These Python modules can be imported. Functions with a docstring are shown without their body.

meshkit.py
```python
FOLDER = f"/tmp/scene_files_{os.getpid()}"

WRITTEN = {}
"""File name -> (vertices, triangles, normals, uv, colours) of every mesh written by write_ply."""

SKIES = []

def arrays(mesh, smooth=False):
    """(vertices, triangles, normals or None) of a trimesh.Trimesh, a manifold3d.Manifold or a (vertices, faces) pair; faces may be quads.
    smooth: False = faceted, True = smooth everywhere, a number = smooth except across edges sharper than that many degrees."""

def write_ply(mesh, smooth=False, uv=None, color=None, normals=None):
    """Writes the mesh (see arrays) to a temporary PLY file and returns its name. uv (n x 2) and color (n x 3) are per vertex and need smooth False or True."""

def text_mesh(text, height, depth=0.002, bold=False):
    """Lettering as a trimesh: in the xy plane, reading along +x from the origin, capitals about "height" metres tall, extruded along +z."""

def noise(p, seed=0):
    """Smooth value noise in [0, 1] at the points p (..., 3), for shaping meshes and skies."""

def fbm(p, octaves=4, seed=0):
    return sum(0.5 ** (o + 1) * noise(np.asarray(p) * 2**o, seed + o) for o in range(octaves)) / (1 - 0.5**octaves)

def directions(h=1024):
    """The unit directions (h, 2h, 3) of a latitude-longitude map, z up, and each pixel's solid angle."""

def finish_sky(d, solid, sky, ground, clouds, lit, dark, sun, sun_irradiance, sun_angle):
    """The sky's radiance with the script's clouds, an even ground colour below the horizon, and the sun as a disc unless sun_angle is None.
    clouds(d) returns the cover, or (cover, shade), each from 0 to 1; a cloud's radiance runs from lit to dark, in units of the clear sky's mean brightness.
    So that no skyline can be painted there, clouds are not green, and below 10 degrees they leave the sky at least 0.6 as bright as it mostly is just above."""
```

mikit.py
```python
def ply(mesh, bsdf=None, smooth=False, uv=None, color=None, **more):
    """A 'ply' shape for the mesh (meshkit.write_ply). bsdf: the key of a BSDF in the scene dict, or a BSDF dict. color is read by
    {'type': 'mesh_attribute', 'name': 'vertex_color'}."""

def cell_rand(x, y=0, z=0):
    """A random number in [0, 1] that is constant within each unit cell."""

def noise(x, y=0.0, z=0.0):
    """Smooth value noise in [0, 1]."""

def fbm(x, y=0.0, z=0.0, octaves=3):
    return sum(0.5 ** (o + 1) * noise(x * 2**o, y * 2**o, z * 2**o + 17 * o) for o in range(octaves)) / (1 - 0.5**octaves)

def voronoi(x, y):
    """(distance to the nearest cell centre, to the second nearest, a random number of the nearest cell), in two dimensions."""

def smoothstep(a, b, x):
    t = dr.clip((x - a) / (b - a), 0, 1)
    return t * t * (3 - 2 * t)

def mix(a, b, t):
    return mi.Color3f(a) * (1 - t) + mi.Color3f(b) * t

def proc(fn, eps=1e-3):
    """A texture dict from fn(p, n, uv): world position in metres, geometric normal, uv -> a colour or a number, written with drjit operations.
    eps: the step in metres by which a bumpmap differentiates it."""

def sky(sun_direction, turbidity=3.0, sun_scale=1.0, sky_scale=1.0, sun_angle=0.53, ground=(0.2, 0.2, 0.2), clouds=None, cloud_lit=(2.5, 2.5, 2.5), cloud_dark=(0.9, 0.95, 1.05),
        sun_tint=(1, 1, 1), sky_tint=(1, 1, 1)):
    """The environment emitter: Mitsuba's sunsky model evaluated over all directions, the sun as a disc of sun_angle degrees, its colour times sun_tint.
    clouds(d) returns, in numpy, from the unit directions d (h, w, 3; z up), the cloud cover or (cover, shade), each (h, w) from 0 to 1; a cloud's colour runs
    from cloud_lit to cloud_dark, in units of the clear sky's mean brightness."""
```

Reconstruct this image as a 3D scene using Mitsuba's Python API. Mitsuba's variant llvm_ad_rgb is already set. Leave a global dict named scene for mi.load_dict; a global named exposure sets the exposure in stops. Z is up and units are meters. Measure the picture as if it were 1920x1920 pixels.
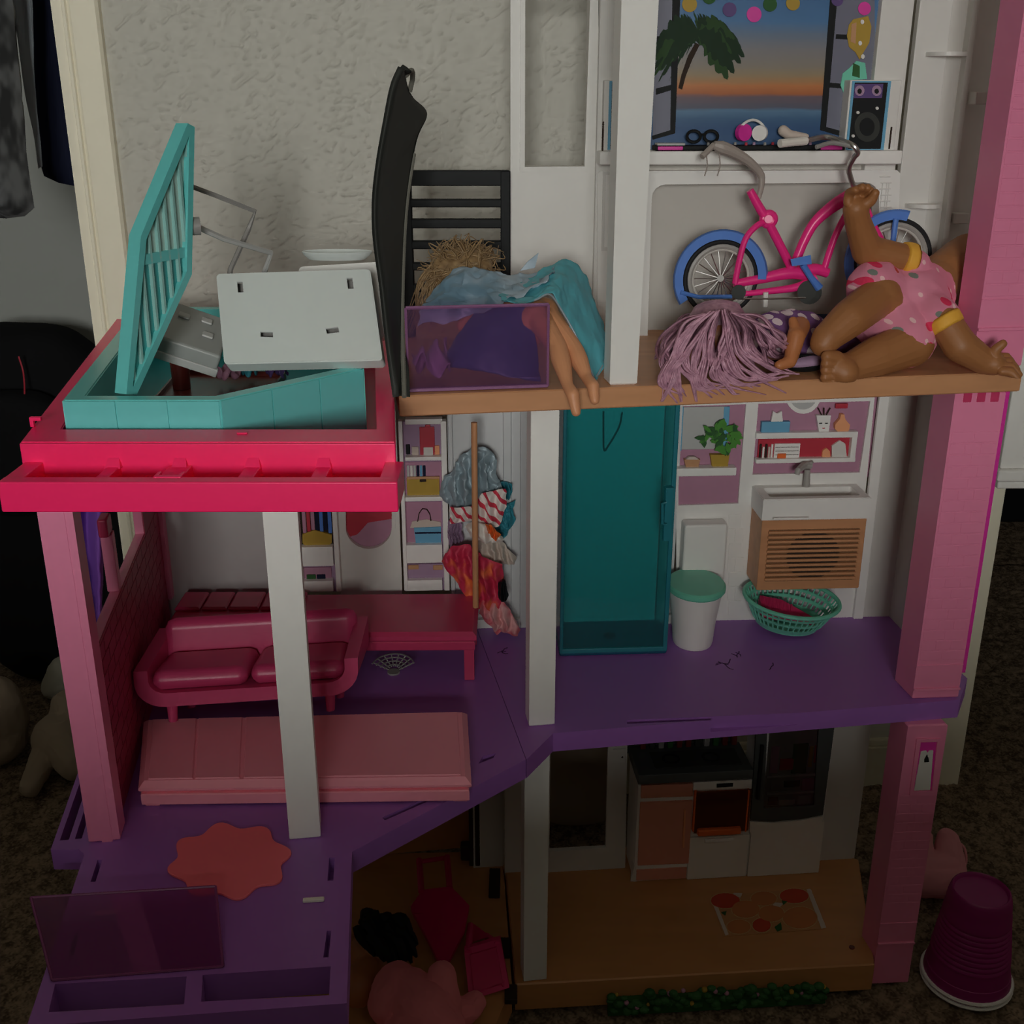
import math, random
import numpy as np, trimesh, manifold3d as m3, shapely.geometry as sg, shapely.ops as so
import drjit as dr, mitsuba as mi, mikit, meshkit
from mikit import proc, noise, fbm, voronoi, smoothstep, mix

T = mi.ScalarTransform4f
scene, labels = {}, {}

# ---------------------------------------------------------------- camera, light, exposure
F, PITCH, CZ = 2100.0, math.radians(20.41), 0.98
CAM = np.array([0, 0, CZ])
FWD = np.array([0, math.cos(PITCH), -math.sin(PITCH)])
UP = np.array([0, math.sin(PITCH), math.cos(PITCH)])
RIGHT = np.array([1.0, 0, 0])
scene['camera'] = {'type': 'perspective', 'fov': math.degrees(2 * math.atan(960 / F)), 'fov_axis': 'x', 'near_clip': 0.01, 'far_clip': 50,
                   'to_world': T().look_at(origin=CAM.tolist(), target=(CAM + FWD).tolist(), up=UP.tolist())}
exposure = 0.68
WIN = dict(x0=-0.42, x1=0.22, z0=0.95, z1=1.56, y=-2.3, rad=(25.5, 25.8, 24.6))     # the bedroom window behind the camera
scene['sky'] = {'type': 'constant', 'radiance': {'type': 'rgb', 'value': [0.01, 0.01, 0.01]}}

# ---------------------------------------------------------------- measuring helpers
F1, F2, F3 = 0.044, 0.374, 0.731                      # tops of the three storeys' floors


def ray(px, py):
    return RIGHT * (px - 960) / F + FWD - UP * (py - 960) / F


def at_z(px, py, z):
    d = ray(px, py)
    return CAM + d * (z - CZ) / d[2]


def at_y(px, py, y):
    d = ray(px, py)
    return CAM + d * y / d[1]


class Frame:
    """An upright plane: yaw in degrees, v the distance along its normal; local axes u (along), v (away), z."""

    def __init__(self, yaw, c):
        a = math.radians(yaw)
        self.u, self.v, self.c = np.array([math.cos(a), math.sin(a), 0]), np.array([-math.sin(a), math.cos(a), 0]), c

    def hit(self, px, py, off=0.0):
        d = ray(px, py)
        p = CAM + d * ((self.c + off - CAM @ self.v) / (d @ self.v))
        return np.array([p @ self.u, p @ self.v, p[2]])

    def world(self, p):
        p = np.atleast_2d(p)
        return p[:, :1] * self.u + p[:, 1:2] * self.v + np.array([0, 0, 1.0]) * p[:, 2:3]

    def rect(self, x0, y0, x1, y1, off=0.0):
        """(u0, u1, z0, z1) of an upright rectangle seen at these pixels."""
        mx, my = (x0 + x1) / 2, (y0 + y1) / 2
        return self.hit(x0, my, off)[0], self.hit(x1, my, off)[0], self.hit(mx, y1, off)[2], self.hit(mx, y0, off)[2]

    def mesh(self, m):
        m = m.copy()
        m.vertices = self.world(m.vertices)
        return m

    def box(self, u0, u1, o0, o1, z0, z1, r=0.0):
        """A box in this frame; o = offset from the plane."""
        return self.mesh(box(u0, u1, self.c + o0, self.c + o1, z0, z1, r))

    def pbox(self, x0, y0, x1, y1, o0, o1, r=0.0):
        u0, u1, z0, z1 = self.rect(x0, y0, x1, y1, o0)
        return self.box(u0, u1, o0, o1, z0, z1, r)


FR = Frame(8.5, 0.974)      # open front of the doll house
BK = Frame(3.15, 1.230)     # back wall of the doll house
RW = Frame(3.15, 1.431)     # back wall of the bedroom
KT = Frame(5.0, 1.152)      # kitchen front

# ---------------------------------------------------------------- mesh helpers
cat = trimesh.util.concatenate


def from_manifold(m):
    q = m.to_mesh()
    return trimesh.Trimesh(q.vert_properties[:, :3], q.tri_verts, process=True)


def to_manifold(t):
    return m3.Manifold(m3.Mesh(np.asarray(t.vertices, np.float32), np.asarray(t.faces, np.uint32)))


def box(x0, x1, y0, y1, z0, z1, r=0.0):
    x0, x1 = min(x0, x1), max(x0, x1)
    y0, y1 = min(y0, y1), max(y0, y1)
    z0, z1 = min(z0, z1), max(z0, z1)
    r = min(r, (x1 - x0) * .49, (y1 - y0) * .49, (z1 - z0) * .49)
    if r <= 0:
        return trimesh.creation.box(bounds=[[x0, y0, z0], [x1, y1, z1]])
    k = r * 0.42                                     # two-step rounded edges
    pts = []
    for sx, bx in ((1, x0), (-1, x1)):
        for sy, by in ((1, y0), (-1, y1)):
            for sz, bz in ((1, z0), (-1, z1)):
                for a, b, c in ((0, r, r), (r, 0, r), (r, r, 0), (.293 * r, .293 * r, r), (.293 * r, r, .293 * r), (r, .293 * r, .293 * r)):
                    pts.append((bx + sx * a, by + sy * b, bz + sz * c))
    return trimesh.convex.convex_hull(np.array(pts))


def hull(pts):
    return trimesh.convex.convex_hull(np.array(pts, float))


def moved(m, rot=(0, 0, 0), loc=(0, 0, 0), s=1.0):
    """Scaled, turned about x, y, z (degrees, in that order) and moved."""
    m = m.copy()
    R = np.eye(4)
    for ax, a in zip(((1, 0, 0), (0, 1, 0), (0, 0, 1)), rot):
        if a:
            R = trimesh.transformations.rotation_matrix(math.radians(a), ax) @ R
    v = np.asarray(m.vertices) * s
    m.vertices = v @ R[:3, :3].T + np.array(loc)
    return m


def prism(poly, z0, z1):
    """Extrudes an outline in x, y (list of points or a shapely polygon with holes)."""
    g = poly if hasattr(poly, 'geom_type') else sg.Polygon(poly)
    g = g.buffer(0)
    parts = [trimesh.creation.extrude_polygon(q, z1 - z0, engine='earcut') for q in getattr(g, 'geoms', [g])]
    m = cat(parts)
    m.apply_translation([0, 0, z0])
    return m


def slab(poly, z0, z1, bev=0.0015):
    """A plate with chamfered edges from a convex or concave outline."""
    g = sg.Polygon(poly).buffer(0)
    inner = g.buffer(-bev, join_style=2)
    m = m3.Manifold()
    ring = [(g, z0 + bev, z1 - bev)]
    m = to_manifold(prism(g, z0 + bev, z1 - bev))
    n = len(g.exterior.coords) - 1
    if len(inner.exterior.coords) - 1 == n:
        a, b = np.array(sg.polygon.orient(g).exterior.coords)[:-1], np.array(sg.polygon.orient(inner).exterior.coords)[:-1]
        k = np.argmin(((b - a[0]) ** 2).sum(1))
        b = np.roll(b, -k, axis=0)
        tri = prism(g, 0, 1)
        caps = tri.faces
        v = np.vstack([np.c_[b, np.full(n, z0)], np.c_[a, np.full(n, z0 + bev)], np.c_[a, np.full(n, z1 - bev)], np.c_[b, np.full(n, z1)]])
        f = []
        for lev in range(3):
            for i in range(n):
                j = (i + 1) % n
                p, q, r_, s_ = lev * n + i, lev * n + j, (lev + 1) * n + j, (lev + 1) * n + i
                f += [(p, q, r_), (p, r_, s_)]
        vv, ff = trimesh.creation.triangulate_polygon(sg.Polygon(b), engine='earcut')
        idx = [int(np.argmin(((b - x) ** 2).sum(1))) for x in vv]
        for t in ff:
            i, j, k2 = (idx[q] for q in t)
            area = (b[j] - b[i])[0] * (b[k2] - b[i])[1] - (b[j] - b[i])[1] * (b[k2] - b[i])[0]
            if area < 0:
                j, k2 = k2, j
            f += [(3 * n + i, 3 * n + j, 3 * n + k2), (i, k2, j)]
        return trimesh.Trimesh(v, f, process=False)
    return prism(g, z0, z1)


def upright(fr, poly_px, o0, o1, holes=()):
    """A plate standing in the frame: its outline given in (u, z), thickness o0..o1."""
    g = sg.Polygon(poly_px, holes).buffer(0)
    m = cat([trimesh.creation.extrude_polygon(q, abs(o1 - o0), engine='earcut') for q in getattr(g, 'geoms', [g])])
    v = np.asarray(m.vertices)
    m = trimesh.Trimesh(np.c_[v[:, 0], fr.c + max(o0, o1) - v[:, 2], v[:, 1]], m.faces, process=False)
    return fr.mesh(m)


def tube(pts, r, n=10, closed=False, flat=1.0, caps=True):
    """A round bar along the points; r a number or one per point."""
    p = np.array(pts, float)
    k = len(p)
    r = np.broadcast_to(np.asarray(r, float), (k,))
    t = np.gradient(p, axis=0) if not closed else np.roll(p, -1, 0) - np.roll(p, 1, 0)
    t /= np.linalg.norm(t, axis=1, keepdims=True) + 1e-12
    a = np.cross(t[0], [0, 0, 1] if abs(t[0][2]) < .9 else [1, 0, 0])
    a /= np.linalg.norm(a)
    ang = np.arange(n) * 2 * np.pi / n
    v = []
    for i in range(k):
        a = a - t[i] * (a @ t[i])
        a /= np.linalg.norm(a) + 1e-12
        b = np.cross(t[i], a)
        v.append(p[i] + r[i] * (np.cos(ang)[:, None] * a + np.sin(ang)[:, None] * b * flat))
    v = np.vstack(v)
    f = []
    for i in range(k if closed else k - 1):
        j = (i + 1) % k
        for q in range(n):
            s = (q + 1) % n
            f += [(i * n + q, i * n + s, j * n + s), (i * n + q, j * n + s, j * n + q)]
    if not closed and caps:
        v = np.vstack([v, p[0], p[-1]])
        for q in range(n):
            s = (q + 1) % n
            f += [(k * n, s, q), (k * n + 1, (k - 1) * n + q, (k - 1) * n + s)]
    return trimesh.Trimesh(v, f, process=False)


def smooth_path(pts, n=8):
    """Catmull-Rom through the points."""
    p = np.array(pts, float)
    p = np.vstack([2 * p[0] - p[1], p, 2 * p[-1] - p[-2]])
    out = []
    for i in range(1, len(p) - 2):
        for t in np.arange(n) / n:
            a, b, c, d = p[i - 1], p[i], p[i + 1], p[i + 2]
            out.append(.5 * (2 * b + (c - a) * t + (2 * a - 5 * b + 4 * c - d) * t * t + (3 * b - a - 3 * c + d) * t ** 3))
    out.append(p[-2])
    return np.array(out)


def lathe(profile, n=32, loc=(0, 0, 0), sx=1.0, sy=1.0):
    """Turns (radius, z) points about z."""
    pr = np.array(profile, float)
    ang = np.arange(n) * 2 * np.pi / n
    v = np.vstack([np.c_[r * np.cos(ang) * sx, r * np.sin(ang) * sy, np.full(n, z)] for r, z in pr])
    f = []
    for i in range(len(pr) - 1):
        for q in range(n):
            s = (q + 1) % n
            f += [(i * n + q, i * n + s, (i + 1) * n + s), (i * n + q, (i + 1) * n + s, (i + 1) * n + q)]
    m = trimesh.Trimesh(v, f, process=False)
    m.apply_translation(loc)
    return m


def ball(loc, r, sub=2, s=(1, 1, 1)):
    m = trimesh.creation.icosphere(subdivisions=sub, radius=1)
    m.vertices = np.asarray(m.vertices) * np.array(s) * r + np.array(loc)
    return m


def skin(bones, edge=0.004, it=12, grow=1.0):
    """One continuous body from bones ((p, r), (q, r)): hulls of spheres, joined, refined and smoothed."""
    parts = []
    for (p, a), (q, b) in bones:
        s1 = m3.Manifold.sphere(a * grow, 20).translate(tuple(map(float, p)))
        s2 = m3.Manifold.sphere(b * grow, 20).translate(tuple(map(float, q)))
        parts.append(m3.Manifold.batch_hull([s1, s2]))
    m = m3.Manifold.batch_boolean(parts, m3.OpType.Add).refine_to_length(edge)
    t = from_manifold(m)
    trimesh.smoothing.filter_taubin(t, lamb=.5, nu=.52, iterations=it)
    return t


def sheet(fn, nu, nv, thick=0.0):
    """A cloth from fn(s, t) -> point, s and t from 0 to 1; closed into a thin shell when thick."""
    s, t = np.meshgrid(np.linspace(0, 1, nu), np.linspace(0, 1, nv), indexing='ij')
    p = np.array([fn(a, b) for a, b in zip(s.ravel(), t.ravel())], float)
    i = np.arange(nu * nv).reshape(nu, nv)
    a, b, c, d = i[:-1, :-1].ravel(), i[1:, :-1].ravel(), i[1:, 1:].ravel(), i[:-1, 1:].ravel()
    f = np.vstack([np.c_[a, b, c], np.c_[a, c, d]])
    m = trimesh.Trimesh(p, f, process=False)
    if thick:
        n = m.vertex_normals
        q = p - n * thick
        k = len(p)
        rim = np.r_[i[:, 0], i[-1, 1:], i[::-1, -1][1:], i[0, ::-1][1:-1]]
        r2 = np.roll(rim, -1)
        f = np.vstack([f, f[:, ::-1] + k, np.c_[rim, rim + k, r2 + k], np.c_[rim, r2 + k, r2]])
        m = trimesh.Trimesh(np.vstack([p, q]), f, process=False)
        m.fix_normals()
    return m


def rumple(m, amp, freq, seed=0):
    """Pushes the vertices about with noise."""
    m = m.copy()
    v = np.asarray(m.vertices)
    d = np.stack([meshkit.fbm(v * freq + 31.7 * k, 3, seed + k) - .5 for k in range(3)], 1)
    m.vertices = v + d * 2 * amp
    return m


# ---------------------------------------------------------------- scene helpers
def lin(c):
    c = np.array(c, float) / 255
    return np.where(c <= .04045, c / 12.92, ((c + .055) / 1.055) ** 2.4)


def mat(name, color, rough=.5, spec=.5, metal=0.0, two=True, **more):
    """A plain principled material; color in linear reflectance or a texture dict."""
    key = 'mat_' + name
    base = color if isinstance(color, dict) else {'type': 'rgb', 'value': [float(c) for c in color]}
    b = {'type': 'principled', 'base_color': base, 'roughness': rough, 'specular': spec, 'metallic': metal, **more}
    scene[key] = {'type': 'twosided', 'bsdf': b} if two else b
    return key


def numbered(key):
    if key not in used:
        used.add(key)
        return key
    for i in range(1, 999):
        k = f'{key}_{i:03d}'
        if k not in used:
            used.add(k)
            return k


used = set()


def thing(name, label, category, group=None):
    key = numbered(name)
    labels[key] = {'label': label, 'category': category}
    if group:
        labels[key]['group'] = group
    return key


def solid(name, label, category, mesh, m, smooth=30, group=None, kind=None, **more):
    """A thing that is one mesh."""
    key = thing(name, label, category, group)
    if kind:
        labels[key]['kind'] = kind
    scene[key] = mikit.ply(mesh, m, smooth, **more)
    return key


def part(parent, name, mesh, m, label=None, smooth=30, kind=None, **more):
    key = numbered(parent + '__' + name)
    scene[key] = mikit.ply(mesh, m, smooth, **more)
    if label:
        labels[key] = {'label': label}
    if kind:
        labels.setdefault(key, {})['kind'] = kind
    return key


def struct(name, mesh, m, smooth=False, label=None, **more):
    used.add(name)
    scene[name] = mikit.ply(mesh, m, smooth, **more)
    labels[name] = {'kind': 'structure'}
    if label:
        labels[name]['label'] = label
    return name
# ---------------------------------------------------------------- materials
def paint_wall(base, amp=.04):
    def fn(p, n, uv):
        k = fbm(p.x * 3, p.y * 3, p.z * 3)
        return mi.Color3f(*[float(b) for b in base]) * (1 - amp + 2 * amp * k)
    return proc(fn)


def peel(p, n, uv):
    w = noise(p.x * 25, p.y * 25, p.z * 25) * 1.6
    a = noise((p.x * .8 + p.z * .6) * 150 + w, p.y * 180, (p.z * .8 - p.x * .6) * 250 + w)
    b = noise(p.x * 230 + 9, p.y * 230, p.z * 230 + 3)
    return smoothstep(.58, .88, a) * .75 + smoothstep(.62, .9, b) * .35


scene['mat_wall'] = {'type': 'twosided', 'bsdf': {'type': 'bumpmap', 'arbitrary': proc(peel, 1e-3), 'scale': 0.0014,
                     'bsdf': {'type': 'principled', 'base_color': paint_wall((.51, .49, .435)), 'roughness': .55, 'specular': .35}}}
mat('plain_wall', (.25, .235, .20), .8, .2)
mat('closet_wall', (.36, .37, .35), .8, .2)
mat('ceiling', (.46, .43, .375), .9, .1)
mat('cream', (.88, .82, .655), .45, .4)
mat('baseboard', (.62, .58, .45), .5, .4)


def carpet_col(p, n, uv):
    k = fbm(p.x * 90, p.y * 90, p.z * 90, 3)
    j = noise(p.x * 400, p.y * 400, p.z * 400)
    return mix((.070, .048, .032), (.26, .19, .13), smoothstep(.3, .75, k * .7 + j * .35))


mat('carpet', proc(carpet_col), 1.0, .05)

mat('white', (.74, .72, .69), .38, .45)
mat('white_warm', (.72, .68, .62), .4, .45)
mat('white_upper', (.64, .62, .59), .42, .4)  # white dimmed in colour for the weaker light upstairs
mat('closet_white', (.55, .55, .555), .5, .35)  # white darkened in colour for the shade of the closet bay
mat('white_dull', (.60, .575, .54), .55, .3)
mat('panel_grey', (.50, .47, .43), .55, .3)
mat('hot_pink', (.90, .018, .13), .32, .5)
mat('pink', (.72, .21, .35), .36, .5)
mat('bed_pink', (.50, .038, .115), .35, .5)
mat('sofa_pink', (.50, .042, .135), .38, .5)
mat('pale_pink', (.84, .29, .37), .36, .55)
mat('tan', proc(lambda p, n, uv: mix((.45, .21, .098), (.57, .275, .135), fbm(p.x * 14, p.y * 90, p.z * 90))), .42, .4)
mat('orange_floor', proc(lambda p, n, uv: mix((.42, .19, .07), (.54, .25, .10), fbm(p.x * 10, p.y * 60, p.z * 60))), .42, .4)
mat('purple', (.30, .115, .42), .42, .45)
mat('teal', (.13, .53, .52), .28, .5)
mat('teal_dark', (.02, .20, .22), .4, .4)
mat('mint', (.14, .50, .36), .38, .45)
mat('coral', (.86, .16, .19), .5, .35)
mat('red_dark', (.42, .03, .05), .4, .4)
mat('black', (.010, .011, .012), .55, .15)
mat('black_matte', (.009, .009, .010), .9, .08)
mat('charcoal', (.030, .032, .029), .6, .25)
mat('chrome', (.62, .60, .58), .28, .5, 1.0)
mat('grey_plastic', (.25, .24, .23), .4, .5)
mat('grey_light', (.42, .42, .41), .4, .5)
mat('blue', (.08, .20, .58), .38, .5)
mat('bike_pink', (.82, .025, .22), .33, .5)
mat('skin_baby', (.31, .125, .045), .5, .4)
mat('skin_doll', (.62, .28, .14), .45, .4)
mat('skin_tan', (.42, .15, .055), .45, .4)
mat('yellow', (.75, .38, .05), .6, .3)
mat('lavender', (.33, .21, .32), .6, .3)  # both lavenders darkened in colour for the shaded shelves
mat('lavender_pink', (.39, .19, .275), .6, .3)
mat('wood_toy', (.46, .24, .12), .5, .35)
mat('dark_slot', (.03, .018, .012), .7, .2)
mat('leaf', (.06, .22, .03), .55, .3)
mat('leaf_dark', (.02, .085, .02), .6, .3)
mat('green', (.03, .11, .03), .6, .3)
mat('orange', (.72, .14, .03), .5, .35)
mat('orange_pale', (.75, .33, .16), .5, .35)
mat('gold', (.38, .24, .03), .55, .35)
mat('sky_blue', (.12, .33, .50), .5, .35)
mat('navy', (.010, .013, .035), .85, .2)
mat('pale_blue_cloth', (.45, .50, .56), .8, .2)
mat('grey_shirt', proc(lambda p, n, uv: mix((.035, .036, .038), (.14, .145, .15), smoothstep(.35, .65, fbm(p.x * 55, p.y * 55, p.z * 26, 3)))), .95, .1)
mat('beige_plush', (.34, .27, .20), .95, .1)
mat('purple_cloth', (.22, .08, .42), .75, .2, sheen=.5)
mat('magenta', (.62, .03, .30), .4, .5)
mat('cup', (.24, .012, .12), .38, .5)
mat('tire', (.015, .015, .017), .7, .3)
mat('rim', (.33, .31, .29), .45, .5)
mat('hair_lilac', proc(lambda p, n, uv: mix((.30, .13, .20), (.66, .36, .46), fbm(p.x * 220, p.y * 220, p.z * 220, 2))), .45, .5)
mat('hair_blond', proc(lambda p, n, uv: mix((.14, .078, .034), (.36, .235, .115), fbm(p.x * 200, p.y * 200, p.z * 200, 2))), .5, .5)
mat('silver_cloth', (.27, .345, .385), .42, .5, .15)
mat('teal_cloth', (.04, .26, .33), .5, .4)
mat('red_cloth', proc(lambda p, n, uv: mix((.50, .025, .07), (.72, .17, .05), smoothstep(.50, .70, fbm(p.x * 45, p.y * 45, p.z * 45, 2)))), .55, .4)
mat('beige_cloth', (.55, .46, .40), .7, .3)
mat('pink_cloth', proc(lambda p, n, uv: mix((.62, .14, .17), (.68, .34, .34), smoothstep(.4, .65, fbm(p.x * 60, p.y * 60, p.z * 60, 2)))), .7, .3)


def stripes(p, n, uv):
    k = dr.sin((p.x * .8 + p.z * .62) * 620 + 3 * noise(p.x * 40, p.y * 40, p.z * 40))
    return mix((.72, .66, .62), (.55, .04, .07), smoothstep(.35, .6, k))


mat('striped_cloth', proc(stripes), .7, .3)

# see-through plastics: thin tinted sheets, milky ones with a share of diffuse colour
def tint(name, c, milk=None, share=0.0):
    g = {'type': 'thindielectric', 'int_ior': 1.45, 'specular_transmittance': {'type': 'rgb', 'value': list(c)}, 'specular_reflectance': {'type': 'rgb', 'value': [.9, .9, .9]}}
    if milk:
        g = {'type': 'blendbsdf', 'weight': share, 'a': g, 'b': {'type': 'twosided', 'bsdf': {'type': 'diffuse', 'reflectance': {'type': 'rgb', 'value': list(milk)}}}}
    scene['mat_' + name] = g


tint('teal_glass', (.30, .66, .68), (.06, .34, .36), .12)
tint('purple_glass', (.74, .52, .74), (.30, .15, .34), .15)
tint('magenta_glass', (.62, .26, .48), (.24, .07, .20), .34)
tint('orange_glass', (.62, .16, .06), (.17, .055, .022), .35)
tint('smoke_glass', (.42, .40, .40))
# ---------------------------------------------------------------- the bedroom
# carpet: a gently lumpy mesh near the house, flat beyond
def carpet(x0, x1, y0, y1, step, amp):
    nx, ny = int((x1 - x0) / step) + 1, int((y1 - y0) / step) + 1
    xs, ys = np.meshgrid(np.linspace(x0, x1, nx), np.linspace(y0, y1, ny), indexing='ij')
    p = np.stack([xs, ys, np.zeros_like(xs)], -1).reshape(-1, 3)
    p[:, 2] = amp * (meshkit.fbm(p * 140, 3, 4) - 1.0)
    i = np.arange(nx * ny).reshape(nx, ny)
    a, b, c, d = i[:-1, :-1].ravel(), i[1:, :-1].ravel(), i[1:, 1:].ravel(), i[:-1, 1:].ravel()
    return trimesh.Trimesh(p, np.vstack([np.c_[a, b, c], np.c_[a, c, d]]), process=False)


struct('floor', cat([carpet(-.95, 1.25, .55, 2.3, .0045, .009), box(-2.6, 2.6, -2.5, 4.2, -.06, -.012)]), 'mat_carpet', True, 'dark brown mottled carpet')
wx0, wx1 = RW.hit(188, 0)[0] - .04, RW.hit(1790, 1453)[0] - .012
struct('wall_back', RW.box(wx0, wx1, 0, .10, -.01, 2.4), 'mat_wall', label='off-white textured wall behind the doll house')
# closet opening on the left: casing with stepped profile
c0, c1 = RW.hit(100, 0)[0], RW.hit(188, 0)[0]
w = c1 - c0
prof = [(c0, .0), (c0, -.012), (c0 + .22 * w, -.012), (c0 + .25 * w, -.016), (c0 + .31 * w, -.016), (c0 + .34 * w, -.013), (c0 + .42 * w, -.015), (c1 - .003, -.015), (c1, -.011), (c1, .0)]
m = prism([(u, RW.c + o) for u, o in prof], -.005, 2.1)
tr1 = struct('trim_1', RW.mesh(m), 'mat_cream', label='cream painted closet door casing')
struct('trim_2', RW.box(wx1 - .045, wx1 + .012, -.015, .12, -.008, 2.1, .002), 'mat_cream', label='cream door casing right of the doll house')
struct('baseboard_back', cat([RW.box(c1, wx1 - .045, -.012, 0, -.008, .062, .001), RW.box(c1, wx1 - .045, -.008, 0, .062, .074, .002)]), 'mat_baseboard', label='cream baseboard')
# closet
struct('wall_closet', cat([box(-1.5, -.42, 1.95, 2.0, 0, 2.4), box(-1.55, -1.5, 1.40, 2.0, 0, 2.4), RW.box(wx0 - .012, wx0, 0, .58, 0, 2.4)]), 'mat_closet_wall', label='grey closet wall')
struct('wall_left', cat([box(-1.75, -1.70, -2.3, 1.36, 0, 2.4), box(-1.75, -1.3, 1.36, 1.42, 0, 2.4)]), 'mat_plain_wall')
struct('wall_right', cat([box(2.3, 2.35, -2.3, 3.4, 0, 2.4), box(1.5, 2.3, 1.52, 1.6, 0, 2.4), box(.45, 2.3, 3.3, 3.4, 0, 2.4), box(.60, .64, 1.62, 3.4, 0, 2.4)]), 'mat_plain_wall')
W_ = WIN
fy = W_['y']
front = upright(Frame(0, fy), [(-1.75, 0), (2.35, 0), (2.35, 2.4), (-1.75, 2.4)], -.1, 0, [[(W_['x0'], W_['z0']), (W_['x1'], W_['z0']), (W_['x1'], W_['z1']), (W_['x0'], W_['z1'])]])
struct('wall_front', front, 'mat_plain_wall')
struct('ceiling', box(-1.75, 2.35, -2.4, 3.4, 2.4, 2.45), 'mat_ceiling')
# daylight comes in through the window behind the camera
pane = trimesh.Trimesh([(W_['x0'], fy - .05, W_['z0']), (W_['x1'], fy - .05, W_['z0']), (W_['x1'], fy - .05, W_['z1']), (W_['x0'], fy - .05, W_['z1'])], [(0, 2, 1), (0, 3, 2)], process=False)
struct('window_1', pane, None)
scene['window_1']['emitter'] = {'type': 'area', 'radiance': {'type': 'rgb', 'value': list(W_['rad'])}}
scene['window_1']['bsdf'] = {'type': 'diffuse', 'reflectance': {'type': 'rgb', 'value': [.3, .3, .3]}}
fw = .03
struct('trim_3', cat([box(W_['x0'] - fw, W_['x1'] + fw, fy - .02, fy + .02, z - fw / 2, z + fw / 2) for z in (W_['z0'] - .01, W_['z1'] + .01)] + [box(x - fw / 2, x + fw / 2, fy - .02, fy + .02, W_['z0'], W_['z1']) for x in (W_['x0'] - .01, 0, W_['x1'] + .01)]), 'mat_white', label='white window frame')
# unseen bed added between the window and the doll house to shade lower floors
bed = thing('bed', 'high dark bed added out of view to shade the lower floors', 'bed')
part(bed, 'added_mattress', box(-1.5, .42, -2.0, -.34, .50, .79, .05), 'mat_closet_wall')
part(bed, 'frame', box(-1.52, .44, -2.05, -.30, -.01, .50, .01), 'mat_charcoal')
# ---------------------------------------------------------------- the doll house (one thing, hinged left wing included)
H = thing('dollhouse', 'tall pink and white toy doll house with purple and tan floors, open at the front', 'doll house')


def P2(px, py, z=F2):
    return at_z(px, py, z)[:2]


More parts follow.
